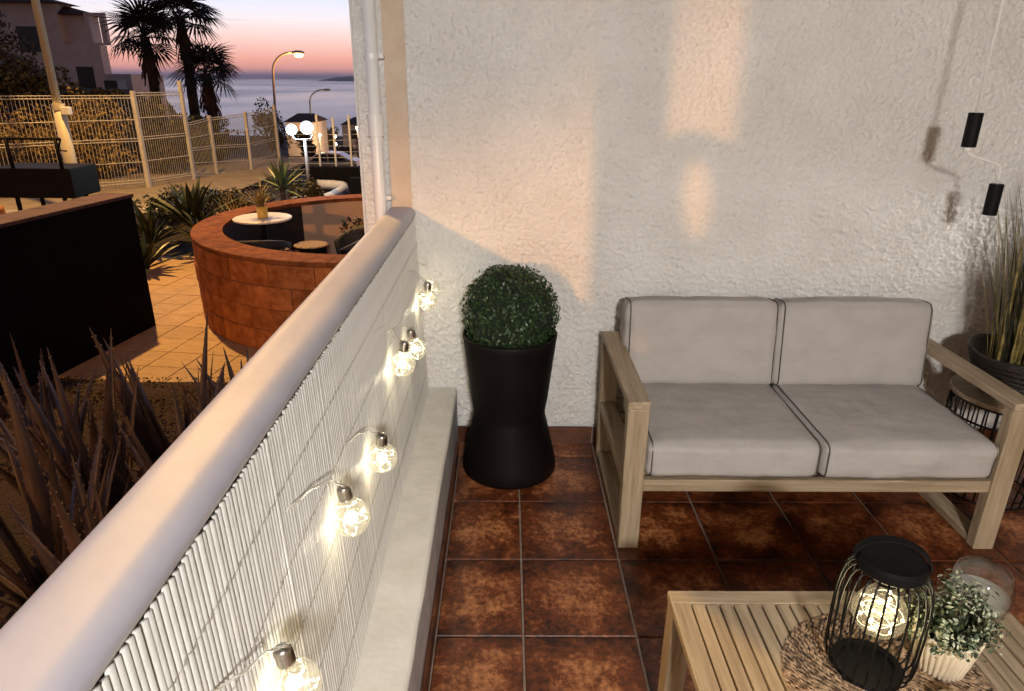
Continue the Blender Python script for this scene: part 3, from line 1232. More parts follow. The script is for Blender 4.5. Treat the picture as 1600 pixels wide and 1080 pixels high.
# woven placemat
mc = np.array([.785, 1.045, zt + .001])
V, F = [], []
rr = .012
ring = 0
cnt = 0
while rr < .208:
    nst = max(5, int(2 * PI * rr / .0115))
    for k in range(nst):
        a = 2 * PI * (k + .35 * ring) / nst + rng.normal(0, .02 / max(rr * 10, .3))
        th = a + PI / 2 + .55 + rng.normal(0, .12)
        L, w, hh = .0105, .0035, .0042 * rng.uniform(.8, 1.25)
        cx, cyy = mc[0] + rr * math.cos(a), mc[1] + rr * math.sin(a)
        dx, dy = math.cos(th), math.sin(th)
        base = len(V)
        V += [(cx - dx * L, cyy - dy * L, mc[2] + .0005), (cx - dy * w, cyy + dx * w, mc[2] + .0012), (cx + dx * L, cyy + dy * L, mc[2] + .0005), (cx + dy * w, cyy - dx * w, mc[2] + .0012),
              (cx - dx * L * .35, cyy - dy * L * .35, mc[2] + hh), (cx + dx * L * .35, cyy + dy * L * .35, mc[2] + hh)]
        F += [(base, base + 4, base + 1), (base + 1, base + 4, base + 5), (base + 1, base + 5, base + 2), (base + 2, base + 5, base + 3), (base + 3, base + 5, base + 4), (base + 3, base + 4, base)]
    rr += .0072
    ring += 1
mat_root = empty('placemat', tuple(mc), 'round brown woven placemat on the coffee table under the lantern', 'placemat')
o = np_mesh('woven_straw', np.array(V), np.array(F), M['jute'], mat_root)
o['kind'] = 'stuff'
b = MB()
b.lathe([(.001, .0012), (.205, .0012), (.206, .0)], tuple(mc), 48)
b.build('backing', M['basket'], mat_root)
ZM = zt + .0055

# lantern
lc = (.757, 1.098, ZM)
ln = empty('wire_lantern', lc, 'black wire cage lantern with a glowing glass bulb on the woven placemat', 'lantern')
H_ = .262
b = MB()
pb = [(.054, .0), (.068, .0), (.070, .005), (.068, .010), (.054, .010)]
b.lathe(pb + [pb[0]], lc, 40)
b.build('base_ring', M['black'], ln, smooth=False)
b = MB()
b.lathe([(.0545, .003), (.001, .003)], lc, 40)
b.build('base_plate', M['black'], ln)
b = MB()
b.lathe([(.001, H_ - .012), (.058, H_ - .012), (.064, H_ - .006), (.064, H_ + .010), (.058, H_ + .016), (.001, H_ + .018)], lc, 40)
b.build('lid', M['black'], ln, smooth=False)
cage = [(.064, .006), (.074, .010), (.081, .022), (.0845, .045), (.086, .12), (.0855, .175), (.083, .205), (.077, .232), (.069, .246), (.058, .252)]
bw = MB()
bw.tube([(r_, 0, z_) for r_, z_ in cage], .0021, 6)
wme = bw.mesh('cage_wire', M['blackwire'], True)
for k in range(24):
    inst('cage_wire', wme, ln, (0, 0, 0), (0, 0, 2 * PI * k / 24))
b = MB()
hp = [(.066 * math.cos(t), 0, H_ + .002 + .052 * math.sin(t)) for t in np.linspace(0, PI, 19)]
b2 = MB()
vs, fs = [], []
ca, sa = math.cos(R(-22)), math.sin(R(-22))
for px, _, pz in hp:
    for s_, dz in ((-.010, 0), (.010, 0), (.010, .003), (-.010, .003)):
        q = Vector((px, s_, 0))
        k_ = (1 + dz / .066)
        vs.append((lc[0] + (px * k_) * ca - s_ * sa, lc[1] + (px * k_) * sa + s_ * ca, lc[2] + pz + dz))
for i in range(len(hp) - 1):
    for k in range(4):
        a = i * 4 + k
        a2 = i * 4 + (k + 1) % 4
        fs.append((a, a2, a2 + 4, a + 4))
b2.add(vs, fs)
b2.build('carry_handle', M['black'], ln, smooth=False)
b = MB()
b.lathe([(.0005, .092), (.02, .096), (.038, .108), (.049, .126), (.052, .143), (.049, .160), (.040, .177), (.028, .192), (.020, .204), (.0175, .220)], lc, 28)
gb = b.build('glass_globe', M['lamp_glass'], ln, smooth=True)
b = MB()
pts = []
for i in range(120):
    t = i / 119
    a = t * 31
    th = PI * (.06 + .86 * t)
    r_ = .046 * (.82 + .16 * math.sin(t * 47))
    pts.append((lc[0] + r_ * math.sin(th) * math.cos(a), lc[1] + r_ * math.sin(th) * math.sin(a), lc[2] + .143 - r_ * math.cos(th)))
b.tube(pts, .0006, 4)
b.build('copper_thread', M['thread'], gb)
b = MB()
for i in range(3, 118, 6):
    b.sphere(pts[i], .0038, 8, 6)
b.build('led', M['led2'], gb, smooth=True)
b = MB()
b.lathe([(.019, .215), (.019, .250), (.001, .250)], lc, 20)
b.build('bulb_socket', M['black'], ln)
lamp('lantern_light', 'POINT', (lc[0], lc[1], lc[2] + .145), P_LANTERN, (1, .80, .46), .03, ln)

# potted plant on the mat
pc = (.912, 1.105, ZM)
pl = empty('potted_plant', pc, 'small bushy plant with pale leaf tips in a ribbed cream pot beside the lantern', 'potted plant')
b = MB()
b.lathe([(.001, .001), (.046, .001), (.050, .003), (.051, .018), (.0535, .021), (.0665, .094), (.0665, .098), (.062, .098), (.058, .080), (.001, .078)], pc, 192, rib=.0045, nrib=32)
b.build('ribbed_pot', M['cream'], pl, smooth=True)
b = MB()
b.lathe([(.001, .081), (.0585, .081)], pc, 24)
b.build('soil', M['soil'], pl)
b = MB()
tips = []
for k in range(95):
    a = rng.uniform(0, 2 * PI)
    e = rng.uniform(.02, 1) ** .7 * R(102)
    rad = rng.uniform(.072, .108)
    d_ = Vector((math.sin(e) * math.cos(a), math.sin(e) * math.sin(a), math.cos(e)))
    p0 = Vector((pc[0] + .03 * math.cos(a) * math.sin(e), pc[1] + .03 * math.sin(a) * math.sin(e), pc[2] + .085))
    p1 = Vector((pc[0], pc[1], pc[2] + .112)) + d_ * rad
    b.tube([p0, (p0 + p1) / 2 + Vector((0, 0, .006)), p1], .0008, 4, cap=False)
    tips.append((p0, p1, d_))
b.build('stem', M['twig'], pl)
P, N = [], []
for p0, p1, d_ in tips:
    for q in range(22):
        t = rng.uniform(.35, 1.02)
        p = p0.lerp(p1, t) + Vector(rng.normal(0, .0075, 3))
        P.append(p)
        N.append(d_ + Vector(rng.normal(0, .4, 3)))
P, N = np.array(P), np.array(N)
hgt = np.linalg.norm(P - np.array([pc[0], pc[1], pc[2] + .10]), axis=1)
pale = (hgt > .070) & (rng.random(len(P)) < .55)
V, F = leaves(P[~pale], N[~pale], .0135, aspect=.45, jitter=.6)
o = np_mesh('foliage', V, F, M['green_leaf'], pl)
o['kind'] = 'stuff'
V, F = leaves(P[pale], N[pale], .0115, aspect=.5, jitter=.4)
o = np_mesh('pale_leaf_tips', V, F, M['white_leaf'], pl)
o['kind'] = 'stuff'

# glass bowl with pale wax behind the plant
gc = (1.088, 1.262, zt)
gl = empty('glass_bowl', gc, 'round clear glass bowl with pale wax behind the potted plant', 'glass bowl')
b = MB()
pr = [(.001, .003), (.03, .003), (.05, .014), (.063, .04), (.067, .065), (.063, .092), (.054, .118), (.0525, .119), (.0505, .117), (.060, .091), (.064, .065), (.060, .041), (.048, .017), (.03, .007), (.001, .007)]
b.lathe(pr, gc, 36)
b.build('bowl', M['glass2'], gl, smooth=True)
b = MB()
b.lathe([(.001, .008), (.03, .008), (.047, .018), (.059, .042), (.0615, .058), (.001, .059)], gc, 36)
b.build('wax', M['wax'], gl, smooth=False)

# small wooden dish at the front of the mat
wc = (.868, .985, ZM)
b = MB()
b.lathe([(.001, .001), (.026, .001), (.031, .008), (.033, .022), (.030, .028), (.02, .031), (.001, .032)], wc, 32)
tag(b.build('wooden_pot', M['wy'], smooth=True), 'small round wooden pot on the front of the woven placemat, cut by the photo edge', 'wooden pot')

# ------------------------------------------------------------------ right corner: wire stool, planter with grasses, hanging tubes
sc0 = (1.965, 2.42, 0)
ZT2 = .435
st = empty('wire_table', sc0, 'round wooden topped side table on a black wire basket frame, right of the sofa', 'side table')
b = MB()
b.lathe([(.001, ZT2 - .022), (.198, ZT2 - .022), (.205, ZT2 - .016), (.205, ZT2 - .004), (.200, ZT2), (.001, ZT2)], sc0, 48)
b.build('table_top', M['wx'], st, smooth=False)
bw = MB()
bw.tube([(.192, 0, ZT2 - .024), (.196, 0, .34), (.185, 0, .18), (.165, 0, .008)], .0032, 6)
wm2 = bw.mesh('basket_wire', M['blackwire'], True)
for k in range(32):
    inst('basket_wire', wm2, st, (0, 0, 0), (0, 0, 2 * PI * k / 32))
for r_, z_ in ((.192, ZT2 - .027), (.196, .34), (.165, .006)):
    b = MB()
    b.tube([(sc0[0] + r_ * math.cos(t), sc0[1] + r_ * math.sin(t), z_) for t in np.linspace(0, 2 * PI, 41)[:-1]], .004, 6, closed=True)
    b.build('hoop', M['blackwire'], st, smooth=True)

g0 = (1.985, 2.40, ZT2 + .001)
gp = empty('grass_planter', g0, 'dark woven basket of dry upright grasses on the wire side table right of the sofa', 'planter')
pr = [(.001, .0), (.135, .0)]
for k in range(8):
    z = .004 + k * .0195
    rb_ = .140 + .058 * (k / 7) ** .8
    pr += [(rb_ + .001, z), (rb_ + .006, z + .008), (rb_, z + .017)]
pr += [(.206, .168), (.198, .176), (.190, .160), (.175, .110), (.001, .105)]
vs0 = MB().lathe(pr, g0, 60)
for i, v in enumerate(vs0.v):
    a = math.atan2(v[1] - g0[1], v[0] - g0[0])
    k = .007 * math.sin(3 * a + 1) * max(0, (v[2] - g0[2] - .10) / .07)
    vs0.v[i] = (v[0], v[1], v[2] + k)
vs0.build('woven_basket', M['basket'], gp, smooth=True)


def blade(mb, base, ang, lean, L, w, droop, seg=7):
    vs, fs = [], []
    ca, sa = math.cos(ang), math.sin(ang)
    x = 0.
    z = 0.
    th = lean
    for i in range(seg + 1):
        t = i / seg
        ww = w * (1 - t ** 2.2) * .5 + .0002
        px, py = base[0] + x * ca, base[1] + x * sa
        vs += [(px - sa * ww, py + ca * ww, base[2] + z), (px + sa * ww, py - ca * ww, base[2] + z)]
        x += math.sin(th) * L / seg
        z += math.cos(th) * L / seg
        th += droop / seg
    for i in range(seg):
        fs.append((2 * i, 2 * i + 1, 2 * i + 3, 2 * i + 2))
    mb.add(vs, fs)


b = MB()
b2 = MB()
for k in range(240):
    a = rng.uniform(0, 2 * PI)
    r_ = rng.uniform(0, .11)
    base = (g0[0] + r_ * math.cos(a) - .03, g0[1] + r_ * math.sin(a), .54)
    (blade if True else None)(b if k % 3 else b2, base, a + rng.normal(0, .5), R(rng.uniform(1, 13)), rng.uniform(.40, .80), rng.uniform(.004, .010), R(rng.uniform(0, 22)))
for k in range(7):
    a = PI + rng.normal(0, .5)
    blade(b2, (g0[0] - .08, g0[1] + rng.normal(0, .04), .54), a, R(rng.uniform(8, 16)), rng.uniform(.55, .72), .006, R(rng.uniform(-6, 6)))
for k in range(9):
    blade(b, (g0[0] - .02, g0[1], .56 + rng.uniform(.35, .62)), PI + rng.normal(0, .35), R(rng.uniform(62, 85)), rng.uniform(.10, .22), .012, R(18))
o = b.build('grass_blades', M['grass'], gp)
o['kind'] = 'stuff'
o = b2.build('dark_grass_blades', M['grassdark'], gp)
o['kind'] = 'stuff'

pd = empty('hanging_lamp', (1.557, 2.4, 1.40), 'two slim black tubes hanging one below the other on a white cord', 'hanging lamp')
b = MB()
b.tube([(1.557, 2.4, 2.60), (1.557, 2.4, 1.461)], .0042, 10)
b.build('cord', M['white'], pd, smooth=True)
b = MB()
b.tube([(1.557, 2.4, 1.352), (1.557, 2.4, 1.462)], .0225, 24)
b.build('tube', M['black'], pd, bevel=.001)
b = MB()
b.tube([(1.557, 2.4, 1.338), (1.557, 2.4, 1.353)], [.012, .015], 16)
b.build('tip', M['white'], pd, smooth=True)
b = MB()
b.tube([(1.557, 2.4, 1.340), (1.566, 2.4, 1.328), (1.60, 2.4, 1.318), (1.655, 2.4, 1.302), (1.678, 2.4, 1.292), (1.687, 2.4, 1.272), (1.687, 2.4, 1.226)], .0038, 10)
b.build('link', M['white'], pd, smooth=True)
b = MB()
b.tube([(1.687, 2.4, 1.124), (1.687, 2.4, 1.230)], .0225, 24)
b.build('tube', M['black'], pd, bevel=.001)

# ================================================================== GARDEN
# path of square tiles, laid at a slight angle
pa = R(-8.3)
RC, RR = Vector((-1.30, 7.0)), 1.76
b = MB()
b.add([(-4.9, 4.62, ZG - .009), (-.4, 4.62, ZG - .009), (-.4, 9.0, ZG - .009), (-4.9, 9.0, ZG - .009)], [(0, 1, 2, 3)])
path = struct(b.build('garden_path', M['joint']))
pt = MB()
TS = .305
hx = TS / 2 - .0035
v = [(-hx, -hx, -.012), (hx, -hx, -.012), (hx, hx, -.012), (-hx, hx, -.012), (-hx, -hx, -.002), (hx, -hx, -.002), (hx, hx, -.002), (-hx, hx, -.002)]
v += [(x - math.copysign(.002, x), y - math.copysign(.002, y), 0) for x, y, _ in v[:4]]
f = [(8, 9, 10, 11)]
for i in range(4):
    j = (i + 1) % 4
    f += [(i, j, j + 4, i + 4), (i + 4, j + 4, j + 8, i + 8)]
pt.add(v, f)
ptm = pt.mesh('path_tile', M['path'])
ca, sa = math.cos(pa), math.sin(pa)
for i in range(-14, 15):
    for j in range(-2, 15):
        u, w = i * TS, j * TS
        x = -2.44 + u * ca - w * sa
        y = 4.86 + u * sa + w * ca
        if not (-4.75 < x < -.6 and 4.70 < y < 8.8):
            continue
        if (Vector((x, y)) - RC).length < RR - .35:
            continue
        inst('path_tile', ptm, path, (x, y, ZG + rng.normal(0, .0008)), (0, 0, pa))

b = MB()
vs, fs = [], []
bx = np.linspace(-5, -.42, 60)
by = np.linspace(-1.5, 4.72, 70)
for y in by:
    for x in bx:
        e = min(1, max(0, (4.72 - y) / .25))
        vs.append((x, y + .04 * mnoise.noise(Vector((x * 2, y, 0))) * (1 if y > 4.6 else 0), ZG + .012 + .05 * e + .03 * e * mnoise.noise(Vector((x * 3, y * 3, 1)))))
for j in range(69):
    for i in range(59):
        a = j * 60 + i
        fs.append((a, a + 1, a + 61, a + 60))
b.add(vs, fs)
struct(b.build('planting_bed', M['gravel'], smooth=True))
# stones of the gravel bed
n = 5000
gxp = rng.uniform(-3.4, -1.2, n)
gyp = rng.uniform(3.3, 4.70, n)
V, F = leaves(np.stack([gxp, gyp, np.full(n, ZG + .068)], 1), np.tile([0., 0, 1], (n, 1)), .022, aspect=.8, jitter=.5, fold=.5)
o = np_mesh('gravel', V, F, M['gravel'])
o['kind'] = 'stuff'

def bush(name, loc, rad, n, size, m, label, cat, group=None, trunk=.0, clumps=14, aspect=.5):
    root = empty(name, loc, label, cat, group)
    P, N = cloud((loc[0], loc[1], loc[2] + trunk + rad[2] * .9), rad, n, clumps=clumps)
    V, F = leaves(P, N, size, aspect=aspect, jitter=.9)
    o = np_mesh('crown', V, F, m, root)
    o['kind'] = 'stuff'
    b = MB()
    for k in range(7):
        a = k * 2.4
        tgt = Vector((loc[0] + rad[0] * .6 * math.cos(a) * rng.uniform(.3, 1), loc[1] + rad[1] * .6 * math.sin(a), loc[2] + trunk + rad[2] * rng.uniform(.6, 1.4)))
        st_ = Vector(loc) + Vector((0, 0, trunk * .5))
        md = (st_ + tgt) / 2 + Vector(rng.normal(0, .06 * rad[2], 3))
        b.tube([st_, md, tgt], [.05 * rad[2] + .006, .03 * rad[2] + .004, .006], 6)
    if trunk:
        b.tube([loc, (loc[0], loc[1], loc[2] + trunk * .6)], [.08 * rad[2] + .01, .06 * rad[2] + .008], 8)
    b.build('stem' if not trunk else 'trunk', M['trunk'], root, smooth=True)
    return root


# round lava stone wall
rw = empty('round_stone_wall', (RC.x, RC.y, ZG), 'curved wall of rust red lava stone blocks round the sunken seating area', 'stone wall')
NB, CH = 26, .192


def arc_block(name, r0, r1, da, z0, z1, m, gap=.0025, seg=3):
    b = MB()
    vs = []
    g = gap / r1
    for k in range(seg + 1):
        t = -da / 2 + g + (da - 2 * g) * k / seg
        for r_, z_ in ((r0, z0 + gap), (r1 - .004, z0 + gap), (r1, z0 + gap + .006), (r1, z1 - gap - .006), (r1 - .004, z1 - gap), (r0, z1 - gap)):
            vs.append((r_ * math.cos(t), r_ * math.sin(t), z_))
    fs = []
    for k in range(seg):
        for i in range(6):
            a, c_ = k * 6 + i, k * 6 + (i + 1) % 6
            fs.append((a, c_, c_ + 6, a + 6))
    fs += [(5, 4, 3, 2, 1, 0), tuple(seg * 6 + i for i in range(6))]
    b.add(vs, fs)
    return b.mesh(name, m)


blk = arc_block('block', RR - .10, RR, 2 * PI / NB, 0, CH, M['lava'])
for c_ in range(4):
    for k in range(NB):
        s_ = 1 + rng.normal(0, .0022)
        inst('block', blk, rw, (0, 0, c_ * CH + .002), (0, 0, 2 * PI * (k + .5 * (c_ % 2)) / NB), (s_, s_, 1))
cop = arc_block('coping_stone', RR - .27, RR + .008, 2 * PI / 20, 0, .045, M['lava_shaded'], seg=4)  # coping colour darkened to hold the shade along the wall top
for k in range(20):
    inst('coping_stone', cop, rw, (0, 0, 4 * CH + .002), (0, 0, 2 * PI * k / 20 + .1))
b = MB()
b.lathe([(RR - .010, 0), (RR - .010, 4 * CH)], (RC.x, RC.y, ZG), 72)
b.build('mortar', M['lava_mortar'], rw, smooth=True)
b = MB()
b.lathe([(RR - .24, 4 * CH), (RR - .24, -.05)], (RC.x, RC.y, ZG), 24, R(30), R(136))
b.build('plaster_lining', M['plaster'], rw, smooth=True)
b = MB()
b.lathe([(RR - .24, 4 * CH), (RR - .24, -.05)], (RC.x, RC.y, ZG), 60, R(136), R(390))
b.build('shaded_lining', M['basket'], rw, smooth=True)  # dark colour paints the shade on the rest of the inner face
b = MB()
b.lathe([(RR - .24, .004), (.001, .004)], (RC.x, RC.y, ZG), 48)
struct(b.build('seating_floor', M['joint']))

# table, chairs, plants inside the ring
gt = empty('garden_table', (-2.45, 6.9, ZG), 'small round garden table with a pale top inside the round stone wall', 'table')
b = MB()
b.lathe([(.001, .825), (.27, .825), (.283, .832), (.283, .845), (.275, .850), (.001, .850)], (-2.45, 6.9, ZG), 48)
b.build('table_top', M['tabletop'], gt)
b = MB()
b.tube([(-2.45, 6.9, ZG + .01), (-2.45, 6.9, ZG + .825)], .03, 14)
b.lathe([(.001, .03), (.17, .012), (.18, .004)], (-2.45, 6.9, ZG), 24)
b.build('pedestal', M['black'], gt, smooth=True)
yp = empty('potted_plant', (-2.44, 6.88, .25), 'spiky grass plant in a yellow pot on the pale round garden table', 'potted plant')
b = MB()
b.lathe([(.001, .001), (.046, .001), (.05, .005), (.054, .115), (.049, .115), (.046, .10), (.001, .098)], (-2.44, 6.88, .25), 28)
b.build('yellow_pot', M['yellowpot'], yp, smooth=True)
b = MB()
for k in range(80):
    blade(b, (-2.44 + rng.normal(0, .012), 6.88 + rng.normal(0, .012), .345), rng.uniform(0, 2 * PI), R(rng.uniform(4, 55)), rng.uniform(.16, .34), .011, R(rng.uniform(20, 80)))
o = b.build('grass_leaves', M['bushdry'], yp)
o['kind'] = 'stuff'


def tub_chair(loc, rz, label):
    root = empty('garden_chair', loc, label, 'chair', 'chairs round the garden table')
    b = MB()
    vs, fs = [], []
    n1, n2 = 18, 6
    for i in range(n1 + 1):
        a = R(-130 + 260 * i / n1)
        top = .80 - .18 * (abs(a) / R(130)) ** 2
        for j in range(n2 + 1):
            t = j / n2
            r_ = .25 + .05 * t
            vs.append((-r_ * math.cos(a), r_ * math.sin(a), .40 + (top - .40) * t))
    for i in range(n1):
        for j in range(n2):
            a = i * (n2 + 1) + j
            fs.append((a, a + 1, a + n2 + 2, a + n2 + 1))
    b.add(vs, fs)
    def lb(mb, name, m, sm=True):
        o = bpy.data.objects.new(name, mb.mesh(name, m, sm))
        C.objects.link(o)
        o.parent = root
        return o
    o = lb(b, 'backrest', M['basket'])
    sd = o.modifiers.new('thick', 'SOLIDIFY')
    sd.thickness = .02
    b = MB()
    b.lathe([(.001, .39), (.25, .39), (.26, .41), (.25, .44), (.001, .45)], (0, 0, 0), 28)
    lb(b, 'seat', M['black'])
    for k in range(4):
        a = PI / 4 + k * PI / 2
        b = MB()
        b.tube([(.18 * math.cos(a), .18 * math.sin(a), .39), (.23 * math.cos(a), .23 * math.sin(a), 0)], .014, 8)
        lb(b, 'leg', M['black'])
    root.rotation_euler = (0, 0, rz)
    return root


tub_chair((-2.32, 6.32, ZG), R(100), 'dark wicker tub chair in front of the pale round table')
tub_chair((-1.50, 6.75, ZG), R(200), 'dark wicker tub chair right of the pale round table')
G6 = 'dark shrubs inside the round stone wall'
bush('shrub', (-1.62, 5.98, ZG), (.30, .22, .36), 900, .06, M['darkbush'], 'dark shrub inside the round wall, right of the red tipped succulent', 'shrub', G6, clumps=12)
bush('shrub', (-1.62, 7.75, ZG), (.36, .30, .36), 1000, .06, M['darkbush'], 'dark shrub inside the round wall against its warm plaster lining', 'shrub', G6, clumps=12)
sp = empty('side_table', (-1.95, 6.75, ZG), 'low round dark side table with a straw top inside the stone wall', 'side table')
b = MB()
b.lathe([(.001, .60), (.16, .60), (.168, .607), (.16, .615), (.001, .616)], (-1.95, 6.75, ZG), 32)
b.build('straw_top', M['jute'], sp)
b = MB()
b.lathe([(.15, .60), (.14, .3), (.15, .01), (.001, .005)], (-1.95, 6.75, ZG), 32)
b.build('drum', M['black'], sp, smooth=True)
su = empty('succulent', (-1.93, 5.92, ZG + .35), 'red tipped succulent rosettes behind the front of the stone wall', 'succulent')
b = MB()
b.lathe([(.001, -.35), (.12, -.35), (.15, .24), (.13, .24), (.001, .22)], (-1.93, 5.92, ZG + .35), 24)
b.build('pot', M['black'], su, smooth=True)
P, N = cloud((-1.93, 5.92, ZG + .66), (.19, .12, .10), 420, shell=.5)
V, F = leaves(P, N, .035, aspect=.6, jitter=.5)
o = np_mesh('rosettes', V, F, mat('succulent_leaf', (.14, .06, .04), (.36, .19, .13), rough=.5, scale=30), su)
o['kind'] = 'stuff'
bn = empty('slatted_bench', (-1.20, 5.95, ZG), 'slatted bench tucked behind the front of the stone wall', 'bench')
for k in range(8):
    b = MB()
    b.box(-1.46 + k * .065, -1.415 + k * .065, 5.72, 6.12, ZG + .62, ZG + .64)
    b.build('slat', M['tabletop'], bn)
for x in (-1.45, -.95):
    for y in (5.75, 6.08):
        b = MB()
        b.box(x - .02, x + .02, y - .02, y + .02, ZG, ZG + .62)
        b.build('leg', M['black'], bn)

# dark garden wall on the left, with coping
dw = empty('garden_wall', (-3.25, 6.05, ZG), 'black faced garden wall with a brown coping, left of the lit path', 'wall')
dd_ = Vector((-.16, -1, 0)).normalized()
nn = Vector((-1, .16, 0)).normalized()
p0 = Vector((-3.26, 6.05, 0))


def slab(p, d_, n_, l0, l1, w0, w1, z0, z1):
    vs = []
    for z in (z0, z1):
        for l, w in ((l0, w0), (l1, w0), (l1, w1), (l0, w1)):
            q = p + d_ * l + n_ * w
            vs.append((q.x, q.y, z))
    return MB().add(vs, [(0, 1, 2, 3), (7, 6, 5, 4), (0, 4, 5, 1), (1, 5, 6, 2), (2, 6, 7, 3), (3, 7, 4, 0)])


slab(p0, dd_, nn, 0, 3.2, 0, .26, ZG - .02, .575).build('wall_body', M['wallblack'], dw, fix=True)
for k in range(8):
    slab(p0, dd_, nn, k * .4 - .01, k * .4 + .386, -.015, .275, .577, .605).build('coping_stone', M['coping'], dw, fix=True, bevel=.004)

# aloes in the bed below the balcony
def aloe_leaf(L, w, curve, teeth=True):
    b = MB()
    seg = 12
    vs, fs = [], []
    x = z = 0.
    th = 0.
    ring = []
    for i in range(seg + 1):
        t = i / seg
        ww = 1.5 * w * (1 - t ** 2.0) * (.75 + .5 * math.sin(PI * min(1, t * 1.6 + .15)) * .5) + .002
        tt = ww * .42
        ct, st_ = math.cos(th), math.sin(th)
        # cross section: concave top, convex back
        sec = [(-ww, 0), (-ww * .55, -tt * .9), (0, -tt * 1.15), (ww * .55, -tt * .9), (ww, 0), (0, tt * .25)]
        for sx_, sn in sec:
            vs.append((x + sn * -ct, sx_, z + sn * st_))
        ring.append((x, z, ww, th))
        x += math.sin(th) * L / seg
        z += math.cos(th) * L / seg
        th += curve / seg
    for i in range(seg):
        for k in range(6):
            a, c_ = i * 6 + k, i * 6 + (k + 1) % 6
            fs.append((a, c_, c_ + 6, a + 6))
    b.add(vs, fs)
    me = b.mesh('leaf', M['aloe'], True)
    if teeth:
        tb_ = MB()
        for i in range(1, seg * 2):
            t = i / (seg * 2)
            k = min(seg - 1, int(t * seg))
            f_ = t * seg - k
            a, c_ = ring[k], ring[k + 1]
            px, pz, pw = a[0] + (c_[0] - a[0]) * f_, a[1] + (c_[1] - a[1]) * f_, a[2] + (c_[2] - a[2]) * f_
            for s_ in (-1, 1):
                tb_.add([(px, s_ * pw * .97, pz - .004), (px, s_ * pw * .97, pz + .005), (px, s_ * (pw + .0045), pz + .004)], [(0, 1, 2)])
        return me, tb_.mesh('teeth', M['tooth'])
    return me, None


al_meshes = [aloe_leaf(L, w, c_) for L, w, c_ in ((.92, .036, .22), (.80, .034, .55), (1.0, .038, .10), (.70, .030, -.25), (.60, .026, .9))]
spots = [((-1.80, 2.62), 1.12, 'large aloe with the tallest leaves, at the left edge of the bed below the handrail'),
         ((-2.15, 2.85), 1.0, 'aloe cut by the left edge of the photo, beside the largest aloe'),
         ((-1.55, 2.90), 1.06, 'aloe with leaves standing against the lit path'),
         ((-1.30, 2.45), .98, 'aloe close below the handrail cap, in front of the one against the lit path'),
         ((-1.42, 3.45), .80, 'small aloe farthest along the bed, near the brown gravel'),
         ((-1.30, 1.85), .98, 'aloe in the darkest lower left part of the bed'),
         ((-1.70, 2.15), 1.0, 'aloe low at the left edge of the photo, behind the handrail'),
         ((-1.10, 2.85), .85, 'aloe half hidden by the handrail cap, beside the brown gravel')]
for (x, y), s_, lab in spots:
    root = empty('aloe', (x, y, ZG + .05), lab, 'aloe', 'aloes in the bed below the balcony')
    nl = 24
    for k in range(nl):
        t = k / nl
        ring_ = t ** .8
        me, th_ = al_meshes[rng.integers(0, 5)]
        rz_ = k * 2.399 + rng.normal(0, .2)
        lean = R(1 + 21 * ring_ + rng.normal(0, 4))
        sc = s_ * (1.05 - .25 * ring_ + rng.normal(0, .06))
        rx_ = rng.normal(0, .12)
        o = inst('leaf', me, root, (.03 * math.cos(rz_), .03 * math.sin(rz_), 0), (rx_, lean, rz_), (sc, sc, sc))
        if th_:
            t_ = inst('teeth', th_, o, (0, 0, 0))
            t_['kind'] = 'stuff'

# planting behind: spiky plants, agave, shrubs, grasses
def rosette(name, loc, nleaf, L, w, m, label, cat, group=None, lean=(5, 75), droop=(5, 40)):
    root = empty(name, loc, label, cat, group)
    ms = []
    for q in range(3):
        b = MB()
        seg = 6
        vs, fs = [], []
        x = z = 0.
        th = 0.
        dr = R(rng.uniform(*droop))
        for i in range(seg + 1):
            t = i / seg
            ww = w * (math.sin(PI * (.18 + .82 * t)) ** .8) * .5 + .0005
            nx_, nz_ = -math.cos(th), math.sin(th)
            vs += [(x, -ww, z), (x + nx_ * -ww * .5, 0, z + nz_ * -ww * .5), (x, ww, z)]
            x += math.sin(th) * L / seg
            z += math.cos(th) * L / seg
            th += dr / seg
        for i in range(seg):
            for k in range(2):
                a = i * 3 + k
                fs.append((a, a + 1, a + 4, a + 3))
        b.add(vs, fs)
        ms.append(b.mesh('leaf', m, False))
    for k in range(nleaf):
        e = R(lean[0] + (lean[1] - lean[0]) * (k / nleaf) + rng.normal(0, 5))
        s_ = rng.uniform(.75, 1.1)
        inst('leaf', ms[k % 3], root, (0, 0, 0), (0, e, k * 2.4 + rng.normal(0, .2)), (s_, s_, s_))
    return root


G1 = 'dark spiky plants in the bed beyond the path'
rosette('spiky_plant', (-4.55, 8.7, ZG + .15), 30, .62, .085, M['spiky'], 'dark broad leaved spiky plant next to the black wall end', 'spiky plant', G1, lean=(5, 62))
rosette('spiky_plant', (-4.10, 9.0, ZG + .30), 34, .68, .085, M['spiky'], 'tallest dark spiky plant in the bed, below the high fence post', 'spiky plant', G1, lean=(3, 60))
rosette('spiky_plant', (-4.25, 7.9, ZG + .05), 24, .50, .075, M['spiky'], 'low dark spiky plant at the edge of the lit path', 'spiky plant', G1, lean=(8, 75))
rosette('spiky_plant', (-5.3, 9.6, ZG + .25), 14, .38, .06, M['spiky'], 'small spiky plant standing alone by the foot of the street lamp pole', 'spiky plant', G1, lean=(5, 55))
rosette('agave', (-2.93, 9.1, .22), 44, .42, .045, M['agave'], 'pale green sword leaved agave lit by the white globe lamp', 'agave', lean=(2, 100), droop=(-4, 10))
b = MB()
b.tube([(-2.93, 9.1, ZG), (-2.93, 9.1, .24)], [.05, .035], 8)
b.build('stem', M['trunk'], bpy.data.objects['agave'], smooth=True)


